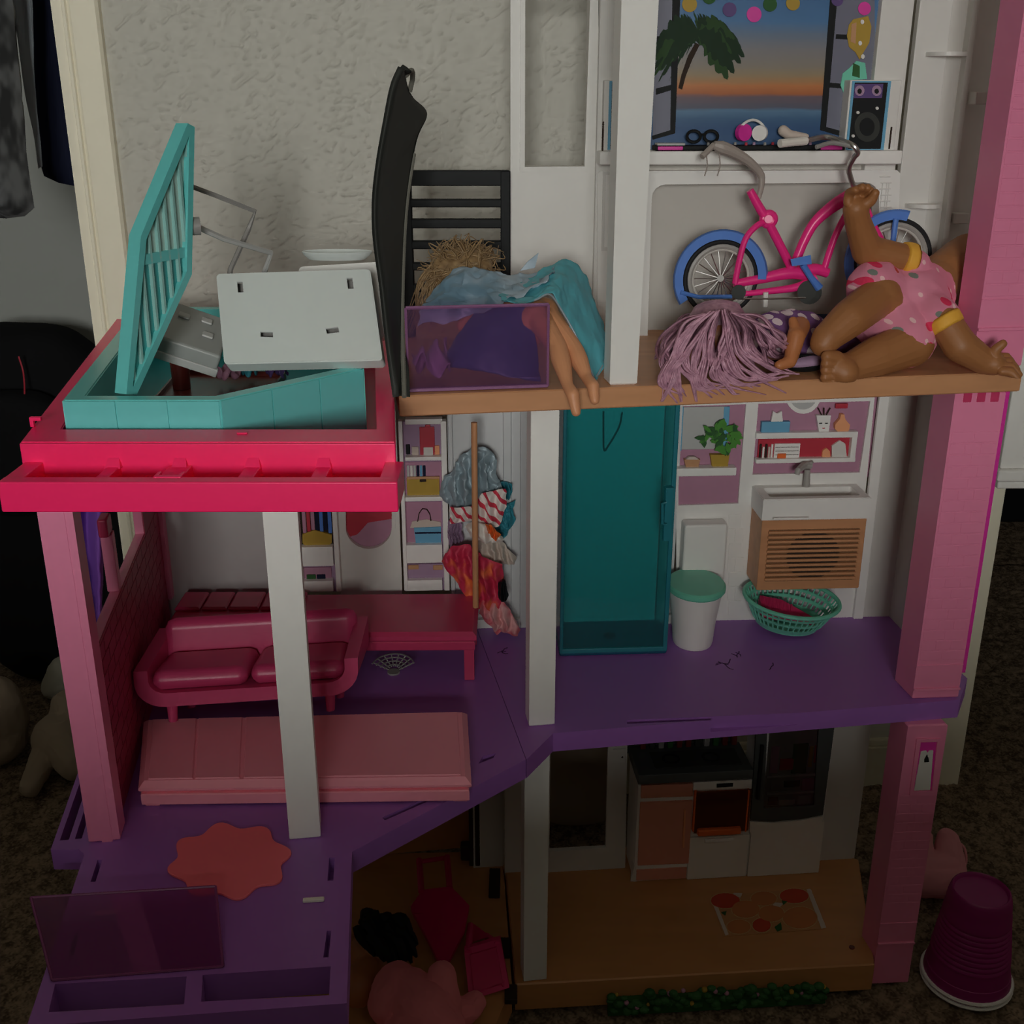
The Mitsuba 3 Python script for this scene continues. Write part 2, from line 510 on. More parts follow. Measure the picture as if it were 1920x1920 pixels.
def bk(u, off=0.0):
    """World x, y of a point on the back wall plane at along-coordinate u."""
    return (BK.u * u + BK.v * (BK.c + off))[:2]


UL, UR = -0.335, 0.535          # back wall: left end, right end (u)
# middle floor, right part and hinged left part, split at the seam
seam_f, seam_b = P2(986, 1424), bk(0.022, .01)
corner = P2(1037, 1375)
slots = [[(1175, 1350), (1610, 1332), (1612, 1339), (1176, 1357)]]
right_poly = sg.Polygon([seam_f + [.0006, 0], corner, P2(1800, 1312), [.505, 1.10], bk(.545, .012), seam_b + [.0006, 0]])
cut = so.unary_union([sg.Polygon([P2(*q) for q in s]) for s in slots])
part(H, 'middle_floor', cat([prism(right_poly.difference(cut), F2 - .014, F2), prism(right_poly, F2 - .0215, F2 - .014)]), 'mat_purple', 'purple plastic middle floor under the bathroom')
lw_px = [(986, 1424), (660, 1597), (650, 1881), (50, 1925), (158, 1602)]
left_pts = [seam_b, seam_f] + [P2(*q) for q in lw_px[1:]] + [np.array([-.372, .80]), np.array([-.440, 1.205]), bk(-.40, .012)]
left_poly = sg.Polygon(left_pts)
holes = [[(103, 1845), (350, 1831), (345, 1883), (91, 1898)], [(380, 1828), (620, 1812), (617, 1866), (377, 1878)]]
ends = [[(183, 1612), (192, 1612), (179, 1653), (170, 1653)], [(617, 1608), (628, 1608), (625, 1651), (614, 1651)], [(613, 1745), (621, 1745), (616, 1795), (606, 1795)],
        [(140, 1750), (150, 1750), (138, 1792), (127, 1792)], [(716, 1533), (822, 1486), (830, 1490), (722, 1538)], [(905, 1418), (930, 1412), (925, 1421), (897, 1432)]]
h_all = so.unary_union([sg.Polygon([P2(*q) for q in s]) for s in holes])
e_all = so.unary_union([sg.Polygon([P2(*q) for q in s]) for s in ends])
front_part = left_poly.intersection(sg.box(-1, 0, 1, .70))
part(H, 'middle_floor', cat([prism(left_poly.difference(h_all).difference(e_all), F2 - .014, F2), prism(left_poly.difference(h_all), F2 - .0215, F2 - .014), prism(front_part.difference(h_all), F2 - .0255, F2 - .0215)]), 'mat_purple', 'purple plastic middle floor of the left wing with a front balcony')
# side rail outside the left wing
ra, rb = np.array([-.396, .80]), np.array([-.458, 1.18])
rail_o = sg.Polygon([ra, np.array([-.366, .80]), np.array([-.430, 1.18]), rb])
rd = (rb - ra) / np.linalg.norm(rb - ra)
rn = np.array([rd[1], -rd[0]])
rs = [sg.Polygon([ra + rd * .012 + rn * o0, ra + rd * .012 + rn * o1, ra + rd * .30 + rn * o1, ra + rd * .30 + rn * o0]) for o0, o1 in ((.005, .0125), (.0175, .0245))]
part(H, 'side_rail', prism(rail_o.difference(so.unary_union(rs)), F2 - .0215, F2 - .001), 'mat_purple', 'purple slotted rail beside the left wing')
# upper floor
tan_poly = [P2(748, 742, F3), P2(1917, 697, F3), P2(1917, 697, F3) + np.array([-.030, .22]), bk(.57, .10), bk(-.088, .10), P2(748, 742, F3) + np.array([-.042, .27])]
part(H, 'upper_floor', slab(tan_poly, F3 - .0195, F3, .0012), 'mat_tan', 'tan plastic upper floor')
# ground floor, right and left
g_poly = [P2(966, 1846, F1), P2(1640, 1808, F1), P2(1604, 1611, F1) + np.array([.004, 0]), KT.world([[.50, KT.c + .06, 0]])[0, :2], P2(948, 1640, F1) + np.array([-.01, .05]), P2(948, 1640, F1)]
part(H, 'ground_floor', slab(g_poly, .006, F1, .0015), 'mat_orange_floor', 'orange brown plastic ground floor of the kitchen')
gl_poly = [P2(960, 1846, F1), P2(945, 1640, F1), P2(945, 1640, F1) + np.array([-.006, .05]), np.array([-.42, 1.22]), np.array([-.34, .72]), np.array([-.03, .90])]
part(H, 'ground_floor', prism(gl_poly, .004, F1 - .002), 'mat_orange_floor', 'dim orange brown ground floor of the left wing')
for a, b in (((928, 1632), (942, 1682)), ((945, 1762), (952, 1795)), ((958, 1850), (972, 1880))):
    p, q = at_z(*a, F1), at_z(*b, F1)
    part(H, 'hinge', box(p[0] - .007, p[0] + .007, q[1], p[1], F1 - .003, F1 + .004, .001), 'mat_dark_slot', 'dark hinge between the ground floors')
cb0, cb1 = at_z(640, 1608, F1), at_z(884, 1606, F1)
part(H, 'ground_back_panel', hull([(cb0[0], cb0[1], F1), (cb1[0], cb1[1] + .02, F1), (cb0[0], cb0[1] + .004, F1), (cb1[0], cb1[1] + .024, F1), (cb0[0], cb0[1], F2 - .03), (cb1[0], cb1[1] + .02, F2 - .03), (cb0[0], cb0[1] + .004, F2 - .03), (cb1[0], cb1[1] + .024, F2 - .03)]), 'mat_orange_floor', 'dim brown panel at the back of the left ground floor')
part(H, 'hinge', box(cb1[0] - .002, cb1[0] + .012, cb1[1] - .02, cb1[1] - .01, F1, F2 - .03, .001), 'mat_dark_slot')
p = at_z(871, 1598, F1)
part(H, 'hinge', box(p[0] - .004, p[0] + .02, p[1] - .025, p[1] - .012, F1 + .005, F1 + .028, .002), 'mat_dark_slot')

# columns
def column(base_z, top_z, bx0, bx1, by, m, name='column', label=None, tx=None, depth=.024, bev=.0016):
    a, b = at_z(bx0, by, base_z), at_z(bx1, by, base_z)
    d = np.array([-FR.u[1], FR.u[0]]) * depth
    e = FR.u[:2] * (b[0] - a[0]) / FR.u[0]
    o = a[:2]
    q = [o, o + e, o + e + d, o + d]
    m_ = slab(q, base_z, top_z, bev)
    if tx:                                    # widens towards the top
        v = np.array(m_.vertices)
        s = 1 + (tx - 1) * (v[:, 2] - base_z) / (top_z - base_z)
        off = (v[:, :2] - o) @ FR.u[:2]
        m_.vertices = np.c_[v[:, :2] + np.outer(off * (s - 1), FR.u[:2]), v[:, 2]]
    return part(H, name, m_, m, label)


column(F1, F2 - .0215, 982, 1025, 1842, 'mat_white', label='white column on the ground floor')
column(F2, F3 - .0195, 992, 1040, 1363, 'mat_white', label='white column between the closet and the shower')
column(F3, 1.22, 1143, 1195, 723, 'mat_white', label='white column on the upper floor', tx=1.33)
column(F2, .694, 543, 600, 1576, 'mat_white', label='white column of the left wing')
lp = column(F2, .694, 167, 223, 1581, 'mat_pink', 'pillar', 'pink pillar of the left wing')


def pillar(z0, z1, x0, x1, y, label, depth=.040):
    a, b = at_z(x0, y, z0), at_z(x1, y - 3, z0)
    d = np.array([-FR.u[1], FR.u[0]]) * depth
    e = (b - a)[:2]
    o = a[:2]
    k = part(H, 'pillar', slab([o, o + e, o + e + d, o + d], z0, z1, .0016), 'mat_pink', label)
    return k, o, e


pk0, po0, pe0 = pillar(.004, F2 - .0215, 1634, 1702, 1846, 'pink pillar beside the kitchen', .036)
pk1, po1, pe1 = pillar(F2, F3 - .0195, 1710, 1796, 1311, 'pink pillar beside the bathroom')
pk2, po2, pe2 = pillar(F3, 1.22, 1822, 1914, 690, 'pink pillar on the upper floor')


def band(pk, o, e, z, h, out=.0012, m='mat_pink', s0=0.0, s1=1.0, name='band'):
    n = np.array([FR.u[1], -FR.u[0]])
    f = o + e * 0
    q = [o + e * s0 + n * out, o + e * s1 + n * out, o + e * s1 - n * .002, o + e * s0 - n * .002]
    return part(pk, name, slab(q, z, z + h, min(.0005, h * .3)), m)


for pk, o, e, z in ((pk0, po0, pe0, .062), (pk1, po1, pe1, F2 + .010), (pk2, po2, pe2, F3 + .036)):
    band(pk, o, e, z, .0032, .0022)
    band(pk, o, e, z + .030, .0008, .0010)
rng = random.Random(5)
for pk, o, e, z0, z1 in ((pk0, po0, pe0, .11, .27), (pk1, po1, pe1, .42, .68), (pk2, po2, pe2, .80, 1.2)):
    z = z0
    row = 0
    while z < z1 - .012:                    # faint moulded bricks
        s = [0.04, .34, .66, .97] if row % 2 else [0.04, .5, .97]
        for a, b in zip(s[:-1], s[1:]):
            band(pk, o, e, z, .0112, .0003, 'mat_pink', a + .006, b - .006, 'brick')
        z += .012
        row += 1
# three notches under the upper floor on the pillar
for k in range(3):
    band(pk1, po1, pe1, F3 - .0195 - .0105, .0098, .0006, 'mat_bed_pink', .17 + .27 * k, .33 + .27 * k, 'notch')
# dark pink strip on the pillar's far edge
n = np.array([FR.u[1], -FR.u[0]])
q = [po1 + pe1 * 1.0, po1 + pe1 * 1.0 + FR.u[:2] * .004, po1 + pe1 + FR.u[:2] * .004 - n * .03, po1 + pe1 - n * .03]
part(pk1, 'edge_strip', prism(q, F2 + .03, F3 - .0195), 'mat_magenta', 'dark pink strip')
# door-hanger plate on the lower pillar
def on_pillar(px, py, o, e):
    fr = Frame(math.degrees(math.atan2(e[1], e[0])), 0)
    fr.c = float(np.array([o[0], o[1], 0]) @ fr.v)
    return fr


pf = on_pillar(0, 0, po0, pe0)
pl = part(pk0, 'sign_frame', upright(pf, [pf.hit(*q)[[0, 2]] for q in ((1718, 1384), (1762, 1384), (1751, 1490), (1704, 1490))], -.0022, .001,
          [[pf.hit(*q)[[0, 2]] for q in ((1725, 1390), (1756, 1389), (1746, 1481), (1711, 1482))]]), 'mat_pink', 'raised pink frame on the pillar')
part(pk0, 'sign_back', upright(pf, [pf.hit(*q)[[0, 2]] for q in ((1725, 1390), (1756, 1389), (1746, 1481), (1711, 1482))], -.0006, .001), 'mat_magenta', 'magenta sign back')
tag_o = [pf.hit(*q)[[0, 2]] for q in ((1726, 1408), (1736, 1406), (1738, 1411), (1742, 1406), (1749, 1406), (1743, 1480), (1713, 1481))]
part(pk0, 'sign', upright(pf, tag_o, -.0014, 0), 'mat_white_dull', 'white tag on the sign')
part(pk0, 'tag_hole', upright(pf, [pf.hit(*q)[[0, 2]] for q in ((1737, 1413), (1740, 1421), (1741, 1427), (1732, 1428), (1732, 1422))], -.0018, -.0012), 'mat_black')

# ---- left wing: pink side wall with a window, back wall
LA, LB = np.array([-.346, .81]), np.array([-.407, 1.205])
ld = (LB - LA) / np.linalg.norm(LB - LA)
ln = np.array([-ld[1], ld[0]])                 # to the left, outwards
SWF = Frame(math.degrees(math.atan2(ld[1], ld[0])), 0)
SWF.c = float(np.array([*LA, 0]) @ SWF.v)
u0, u1 = LA @ SWF.u[:2], LB @ SWF.u[:2]
uw0, uw1 = u0 + .03, u0 + .305
part(H, 'side_wall', upright(SWF, [(u0, F2), (u1, F2), (u1, .693), (u0, .693)], 0, .009, [[(uw0, .542), (uw1, .542), (uw1, .668), (uw0, .668)]]), 'mat_pink', 'pink side wall of the left wing with a window opening')
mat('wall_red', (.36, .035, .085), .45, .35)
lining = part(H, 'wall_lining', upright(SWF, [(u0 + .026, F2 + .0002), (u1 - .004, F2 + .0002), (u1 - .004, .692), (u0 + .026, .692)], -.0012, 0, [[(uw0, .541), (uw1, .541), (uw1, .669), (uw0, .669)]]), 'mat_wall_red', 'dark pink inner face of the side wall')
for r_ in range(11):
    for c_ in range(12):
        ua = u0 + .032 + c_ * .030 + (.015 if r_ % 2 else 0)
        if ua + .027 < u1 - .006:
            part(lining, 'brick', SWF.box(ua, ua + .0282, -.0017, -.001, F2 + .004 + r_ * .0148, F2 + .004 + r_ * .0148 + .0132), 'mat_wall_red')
um = uw0 + .13
part(H, 'window_post', SWF.box(um - .006, um + .006, .0, .011, .542, .600, .001), 'mat_pink', 'pink post on the side window sill')
part(H, 'window_post', SWF.box(um - .016, um + .006, .001, .010, .600, .618, .002), 'mat_bed_pink')
part(H, 'side_wall', BK.pbox(264, 940, 312, 1125, -.012, .0), 'mat_pink', 'pink back post of the left wing')

# back wall panels of the middle storey (u, z on the back frame)
zt = F3 - .0195
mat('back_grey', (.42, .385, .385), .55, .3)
uA = BK.hit(312, 1040)[0]
uB = BK.hit(558, 1040)[0]
uC = BK.hit(636, 1040)[0]
uD = BK.hit(752, 1040)[0]
uE = BK.hit(842, 950)[0]
uF = BK.hit(1270, 950)[0]
uG = BK.hit(1640, 950)[0]
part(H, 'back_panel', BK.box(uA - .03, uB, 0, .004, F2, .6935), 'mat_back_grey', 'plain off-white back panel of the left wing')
# shelf unit builder: a white case with recesses, shelves and printed contents
def shelf_unit(x0, x1, y0, y1, bays, label):
    k = part(H, 'shelf_unit', BK.pbox(x0, y0, x1, y1, -.002, .004, .0006), 'mat_lavender', label)
    wl = (x1 - x0)
    part(k, 'upright', BK.pbox(x0, y0, x0 + .085 * wl, y1, -.014, -.002, .0008), 'mat_white')
    part(k, 'upright', BK.pbox(x1 - .12 * wl, y0, x1, y1, -.014, -.002, .0008), 'mat_white')
    for y in bays:
        part(k, 'shelf', BK.pbox(x0 + .085 * wl, y[0], x1 - .12 * wl, y[1], -.013, -.002, .0006), 'mat_white')
    return k


def relief(k, name, x0, y0, x1, y1, m, o=-.0045, d=.0025, r=.0006, label=None, fr=BK):
    return part(k, name, fr.pbox(x0, y0, x1, y1, o, o + d, r), m, label)


def relief_poly(k, name, pts, m, o=-.0045, d=.0025, label=None, fr=BK):
    return part(k, name, upright(fr, [fr.hit(px, py, o)[[0, 2]] for px, py in pts], o, o + d), m, label)


def disc(k, name, cx, cy, rx, ry, m, o=-.0045, d=.002, n=28, label=None, fr=BK):
    return relief_poly(k, name, [(cx + rx * math.cos(t), cy + ry * math.sin(t)) for t in np.linspace(0, 2 * math.pi, n, endpoint=False)], m, o, d, label, fr)


s1 = shelf_unit(752, 840, 790, 1108, [(786, 796), (857, 864), (932, 940), (1022, 1056), (1088, 1108)], 'white shelf unit with printed contents beside the hanging clothes')
relief(s1, 'panel', 760, 866, 828, 931, 'mat_lavender_pink', -.003, .001)
relief(s1, 'red_box', 787, 801, 815, 853, 'mat_red_dark')
relief(s1, 'red_box', 797, 797, 807, 802, 'mat_red_dark')
relief(s1, 'cup', 794, 839, 812, 856, 'mat_white_dull', -.006)
relief(s1, 'bottle', 761, 834, 769, 852, 'mat_black')
relief(s1, 'bottle', 772, 838, 785, 856, 'mat_beige_cloth')
relief(s1, 'jar', 815, 836, 824, 853, 'mat_orange_pale')
for i, m in enumerate(('mat_grey_light', 'mat_white_dull', 'mat_grey_light', 'mat_navy', 'mat_sky_blue', 'mat_navy')):
    relief(s1, 'book', 763 + i * 6, 873, 768 + i * 6, 895, m)
bx_ = relief(s1, 'storage_box', 763, 896, 824, 931, 'mat_gold', -.006, .004)
relief(s1, 'storage_box', 763, 894, 824, 899, 'mat_wood_toy', -.0065)
relief(s1, 'handle_hole', 787, 899, 799, 904, 'mat_dark_slot', -.0072, .001)
relief(s1, 'panel', 760, 941, 828, 1021, 'mat_lavender_pink', -.003, .001)
relief_poly(s1, 'bag', [(769, 990), (773, 978), (800, 974), (826, 979), (827, 990)], 'mat_beige_cloth')
relief_poly(s1, 'bag', [(776, 990), (827, 988), (827, 1020), (780, 1021)], 'mat_sky_blue', -.006, .003)
relief(s1, 'bag_strap', 778, 998, 827, 1001, 'mat_navy', -.0066, .001)
part(s1, 'bag_handle', tube([*BK.world([BK.hit(x, y, -.006) for x, y in ((783, 978), (786, 962), (792, 954), (800, 955), (806, 964), (808, 977))])], .0006, 6), 'mat_dark_slot')
relief(s1, 'drawer_gap', 762, 1058, 836, 1085, 'mat_lavender', -.006, .004)
relief(s1, 'folded_cloth', 765, 1060, 785, 1068, 'mat_wood_toy', -.0075)
relief(s1, 'folded_cloth', 812, 1060, 830, 1069, 'mat_wood_toy', -.0075)
s2 = shelf_unit(556, 634, 900, 1110, [(1026, 1062), (1090, 1110)], 'white shelf unit with printed basket behind the left column')
relief(s2, 'panel', 563, 940, 624, 1026, 'mat_dark_slot', -.003, .001)
for i, m in enumerate(('mat_lavender_pink', 'mat_red_dark', 'mat_lavender_pink', 'mat_navy', 'mat_blue', 'mat_navy', 'mat_blue')):
    relief(s2, 'hanging_cloth', 566 + i * 8, 940, 573 + i * 8, 1000 - (i % 3) * 3, m)
relief_poly(s2, 'basket', [(567, 1002), (590, 994), (622, 1003), (622, 1018), (612, 1026), (574, 1026), (567, 1018)], 'mat_gold', -.006, .003)
relief(s2, 'drawer_gap', 568, 1064, 622, 1090, 'mat_lavender_pink', -.004, .002)
relief(s2, 'shoe', 575, 1078, 592, 1089, 'mat_leaf_dark', -.006)
relief(s2, 'shoe', 594, 1078, 610, 1089, 'mat_navy', -.006)
# panel with the arched opening
arch = [BK.hit(x, y)[[0, 2]] for x, y in [(649, 940)] + [(692 + 43 * math.cos(t), 985 + 41 * math.sin(t)) for t in np.linspace(math.pi, 0, 15)] + [(735, 940)]]
zB = .6935
part(H, 'back_panel', upright(BK, [(uC, F2), (uD, F2), (uD, zB), (uC, zB)], -.004, .002, [arch]), 'mat_white_dull', 'white back panel with an arched opening')
arch2 = [BK.hit(x, y, -.005)[[0, 2]] for x, y in [(645, 940)] + [(692 + 50 * math.cos(t), 985 + 48 * math.sin(t)) for t in np.linspace(math.pi, 0, 15)] + [(741, 940)]]
part(H, 'arch_rim', upright(BK, arch2, -.0055, -.003, [arch]), 'mat_white_dull')
relief(H, 'arch_picture', 640, 930, 745, 1035, 'mat_lavender_pink', .003, .002, label='pink panel seen through the arch')
relief_poly(H, 'arch_dark_panel', [(645, 940), (740, 940), (740, 972), (690, 980), (670, 1002), (650, 1008)], 'mat_red_dark', .0022, .001)  # darker red area over the upper left of the arch panel
# closet bay behind the clothes
part(H, 'back_panel', BK.box(uE, uF, 0, .004, F2, zt), 'mat_closet_white', 'white back wall of the closet and shower')
for x0, x1 in ((842, 850), (943, 958), (975, 990)):
    part(H, 'moulding', BK.box(BK.hit(x0, 900)[0], BK.hit(x1, 900)[0], -.008, 0, F2, zt, .001), 'mat_closet_white')
part(H, 'skirting', BK.box(uE, uF, -.007, 0, F2, F2 + .012, .001), 'mat_white')
# bathroom wall with two printed niches
def ring_panel(name, outer, inners, m, o, d, label=None):
    part(H, name, upright(BK, [BK.hit(x, y, o)[[0, 2]] for x, y in outer], o, o + d, [[BK.hit(x, y, o)[[0, 2]] for x, y in q] for q in inners]), m, label)


zb = [(1268, 1172), (1600, 1160), (1640, 745), (1268, 745)]
nl = [(1272, 762), (1399, 758), (1384, 944), (1272, 948)]
nr = [(1422, 757), (1632, 752), (1612, 886), (1411, 890)]
ring_panel('back_panel', zb, [nl, nr], 'mat_white', 0, .004, 'white bathroom wall with two niches')
k1 = part(H, 'niche', BK.pbox(1266, 750, 1402, 955, .0045, .007), 'mat_lavender_pink', 'lavender printed niche above the toilet')
relief(k1, 'mirror', 1270, 763, 1362, 843, 'mat_grey_light', .002, .0025, .001)
relief(k1, 'mirror_frame', 1355, 763, 1366, 846, 'mat_sky_blue', .0015, .003)
relief(k1, 'mirror_frame', 1270, 763, 1280, 846, 'mat_sky_blue', .0015, .003)
relief(k1, 'shelf', 1268, 878, 1381, 893, 'mat_white', -.010, .014, .001)
rp = random.Random(2)
relief_poly(k1, 'plant_pot', [(1332, 853), (1368, 853), (1364, 878), (1336, 878)], 'mat_gold', -.004, .006)
relief_poly(k1, 'bowl', [(1283, 862), (1313, 862), (1309, 879), (1287, 879)], 'mat_wood_toy', -.004, .006)
relief_poly(k1, 'bowl_filling', [(1286, 862), (1292, 857), (1304, 857), (1311, 862)], 'mat_beige_cloth', -.0035, .005)
for i in range(46):
    a, rr = rp.uniform(0, 6.28), rp.uniform(0, 1) ** .6
    cx, cy = 1349 + 36 * rr * math.cos(a), 820 + 28 * rr * math.sin(a)
    t = rp.uniform(0, 6.28)
    c, s = math.cos(t), math.sin(t)
    L, w_ = rp.uniform(9, 13), rp.uniform(4, 6)
    pts = [(cx + L * q * c - w_ * v * s, cy + L * q * s + w_ * v * c) for q, v in ((-1, 0), (-.4, .9), (.4, .8), (1, 0), (.4, -.8), (-.4, -.9))]
    relief_poly(k1, 'leaf', pts, ('mat_leaf', 'mat_leaf_dark', 'mat_leaf')[i % 3], -.004 - .0006 * (i % 5), .0008)
k2 = part(H, 'niche', BK.pbox(1408, 745, 1640, 896, .0045, .007), 'mat_lavender_pink', 'lavender printed niche above the basin')
disc(k2, 'mirror', 1506, 738, 34, 38, 'mat_white', .001, .003)
disc(k2, 'mirror_glass', 1506, 736, 28, 32, 'mat_grey_light', .0002, .001)
relief(k2, 'shelf', 1418, 811, 1609, 822, 'mat_white', -.006, .010, .0008)
relief(k2, 'shelf', 1418, 860, 1604, 868, 'mat_white', -.006, .010, .0008)
relief(k2, 'shelf_side', 1596, 811, 1606, 866, 'mat_white', -.006, .010, .0008)
relief(k2, 'shelf_back', 1421, 822, 1598, 860, 'mat_red_dark', .002, .002)
relief(k2, 'tissue_box', 1428, 791, 1481, 815, 'mat_sky_blue', -.003, .006)
relief_poly(k2, 'tissue', [(1446, 791), (1450, 771), (1458, 776), (1466, 771), (1468, 791)], 'mat_white', -.002, .004)
relief_poly(k2, 'face_vase', [(1531, 779), (1558, 779), (1554, 811), (1536, 811)], 'mat_white', -.003, .006)
for x in (1539, 1550):
    relief(k2, 'vase_mark', x - 3, 793, x + 3, 795, 'mat_black', -.0036, .001)
relief(k2, 'vase_mark', 1542, 802, 1547, 804, 'mat_red_dark', -.0036, .001)
for x0, x1 in ((1541, 1534), (1545, 1545), (1549, 1557)):
    part(k2, 'stem', tube(BK.world([BK.hit(x0, 779, -.001), BK.hit(x1, 765, -.001)]), .0007, 5), 'mat_dark_slot')
relief_poly(k2, 'orange_vase', [(1577, 777), (1583, 777), (1585, 786), (1594, 797), (1592, 807), (1585, 811), (1573, 811), (1566, 805), (1566, 796), (1575, 786)], 'mat_orange_pale', -.003, .006)
relief(k2, 'flower', 1567, 757, 1590, 766, 'mat_red_dark', -.001, .003)
for i in range(5):
    relief(k2, 'lotion_bottle', 1424 + i * 5.4, 833 + (i % 2) * 5, 1428 + i * 5.4, 860, ('mat_dark_slot', 'mat_white', 'mat_dark_slot', 'mat_beige_cloth', 'mat_white')[i], 0, .002)
relief(k2, 'book_stack', 1452, 832, 1500, 859, 'mat_white', -.001, .003)
for y in (838, 845, 852):
    relief(k2, 'book_line', 1454, y, 1498, y + 1.6, 'mat_grey_plastic', -.0016, .001)
relief(k2, 'small_jar', 1458, 851, 1474, 860, 'mat_orange', -.003, .002)
relief_poly(k2, 'jar', [(1541, 858), (1543, 845), (1550, 840), (1556, 846), (1557, 858)], 'mat_orange_pale', -.001, .003)
relief_poly(k2, 'jar', [(1560, 858), (1560, 836), (1566, 832), (1575, 826), (1585, 832), (1588, 858)], 'mat_white_dull', -.001, .003)
# moulded tiles between the toilet and the basin
for r_ in range(7):
    for c_ in range(2):
        x0 = 1366 + 24 * c_ - (12 if r_ % 2 else 0)
        y0 = 965 + 27 * r_
        xa, xb = max(x0, 1364), min(x0 + 23, 1394)
        if xb - xa > 4:
            relief(H, 'wall_tile', xa, y0, xb, y0 + 25.5, 'mat_white', -.0008, .001, .0003)
# right side wall (lift shaft side), middle and upper storeys
for z0, z1 in ((F2, zt), (F3, 1.22)):
    a = at_z(1665, 1153, F2)
    if z0 == F3:
        a = a + np.array([.078, .0, 0])
    part(H, 'side_wall', hull([(x, y, z) for z in (z0, z1) for x, y in ((a[0], a[1]), (a[0] + .004, a[1]), (a[0] + .016, a[1] - .14), (a[0] + .012, a[1] - .14))]), 'mat_white' if z0 == F3 else 'mat_white_dull', 'off-white side wall by the lift shaft')
    part(H, 'back_panel', hull([(*bk(u, o), z) for z in (z0, z1) for u, o in ((uG - .002, 0), (uG - .002, .004), (BK.hit(1725, 757)[0] + (.006 if z0 == F2 else .088), 0), (BK.hit(1725, 757)[0] + (.006 if z0 == F2 else .088), .004))]), 'mat_white_dull')
part(H, 'corner_moulding', BK.box(uG - .012, uG, -.006, 0, F2, zt, .001), 'mat_white')

# dark pen scribbles on the middle floor
mat('pen', (.05, .015, .07), .7, .2)
rs3 = random.Random(9)
for cx, cy, n_, r_ in ((1362, 1246, 5, 18), (1450, 1250, 2, 10), (945, 1222, 3, 14), (1385, 1232, 3, 14)):
    for i in range(n_):
        a = rs3.uniform(0, 6.28)
        q = [(cx + rs3.uniform(-4, 4), cy + rs3.uniform(-2, 2))]
        for k in range(3):
            a += rs3.uniform(-.8, .8)
            q.append((q[-1][0] + r_ * .4 * math.cos(a), q[-1][1] + r_ * .25 * math.sin(a)))
        part(H, 'pen_mark', tube(smooth_path([at_z(x, y, F2 + .0001) for x, y in q], 4), .0007, 5, flat=.4), 'mat_pen')
# ---------------------------------------------------------------- upper storey of the doll house
def plate_px(parent, name, outer, holes, o, d, m, label=None, fr=BK):
    f = lambda q: [fr.hit(x, y, o)[[0, 2]] for x, y in q]
    return part(parent, name, upright(fr, f(outer), o, o + d, [f(h) for h in holes]), m, label)


win = [(985, -40), (1108, -40), (1096, 312), (984, 313)]
plate_px(H, 'upper_panel', [(957, -60), (1122, -60), (1122, 626), (957, 626)], [win], 0, .006, 'mat_white_upper', 'white wall panel of the upper floor with a tall window opening')
plate_px(H, 'window_rim', [(976, -40), (1117, -40), (1104, 321), (975, 322)], [win], -.003, .004, 'mat_white_upper')
part(H, 'window_reveal', BK.box(BK.hit(984, 100)[0] - .003, BK.hit(984, 100)[0], 0, .03, BK.hit(984, 313)[2] - .003, 1.15), 'mat_white_upper')
part(H, 'window_reveal', BK.box(BK.hit(1105, 100)[0], BK.hit(1105, 100)[0] + .003, 0, .03, BK.hit(984, 313)[2] - .003, 1.15), 'mat_white_upper')
part(H, 'window_reveal', BK.box(BK.hit(984, 313)[0], BK.hit(1100, 313)[0], 0, .03, BK.hit(984, 313)[2] - .003, BK.hit(984, 313)[2]), 'mat_white_upper')
part(H, 'upper_pilaster', BK.pbox(1118, -60, 1166, 640, -.008, .004, .001), 'mat_white_upper')
part(H, 'upper_pilaster', BK.pbox(1640, -60, 1700, 330, -.008, .006, .001), 'mat_white_upper')
part(H, 'upper_pilaster', BK.pbox(1692, -60, 1752, 640, -.004, .006, .001), 'mat_white_upper')
# rounded fold-down frame with a recessed panel
rr = []
for cx, cy, a0 in ((1248, 372, 180), (1622, 368, 270), (1622, 640, 0), (1240, 640, 90)):
    rr += [(cx + 26 * math.cos(math.radians(a0 + t)), cy + 26 * math.sin(math.radians(a0 + t))) for t in (0, 22, 45, 68, 90)]
plate_px(H, 'fold_frame', [(1120, 327), (1126, 321), (1682, 319), (1688, 325), (1676, 640), (1120, 640)], [[q for q in rr]], -.012, .022, 'mat_white', 'white rounded frame under the window picture')
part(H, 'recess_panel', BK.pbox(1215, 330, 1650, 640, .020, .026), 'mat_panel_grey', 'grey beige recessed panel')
plate_px(H, 'slot_rim', [(1131, 322), (1152, 322), (1150, 470), (1128, 470)], [[(1136, 328), (1147, 328), (1145, 464), (1133, 464)]], -.0145, .003, 'mat_white_upper')
for i in range(6):
    x = 1650 + (i % 2) * 2
    part(H, 'embossed_mark', BK.pbox(x, 330 + i * 11.5, x + 20, 332.5 + i * 11.5, -.0135, -.011, .0004), 'mat_white_upper')
for i in (0, 2, 3):
    part(H, 'embossed_mark', BK.pbox(1652 + i * 4, 343, 1654 + i * 4, 392, -.0132, -.011, .0004), 'mat_white_upper')
part(H, 'ledge_shade_strip', BK.pbox(1166, 296, 1642, 340, .003, .006), 'mat_panel_grey')  # grey strip stands in for the shade band below the ledge
# ledge under the picture
part(H, 'ledge', BK.pbox(1124, 283, 1692, 309, -.030, .0, .0015), 'mat_white', 'white ledge under the window picture')
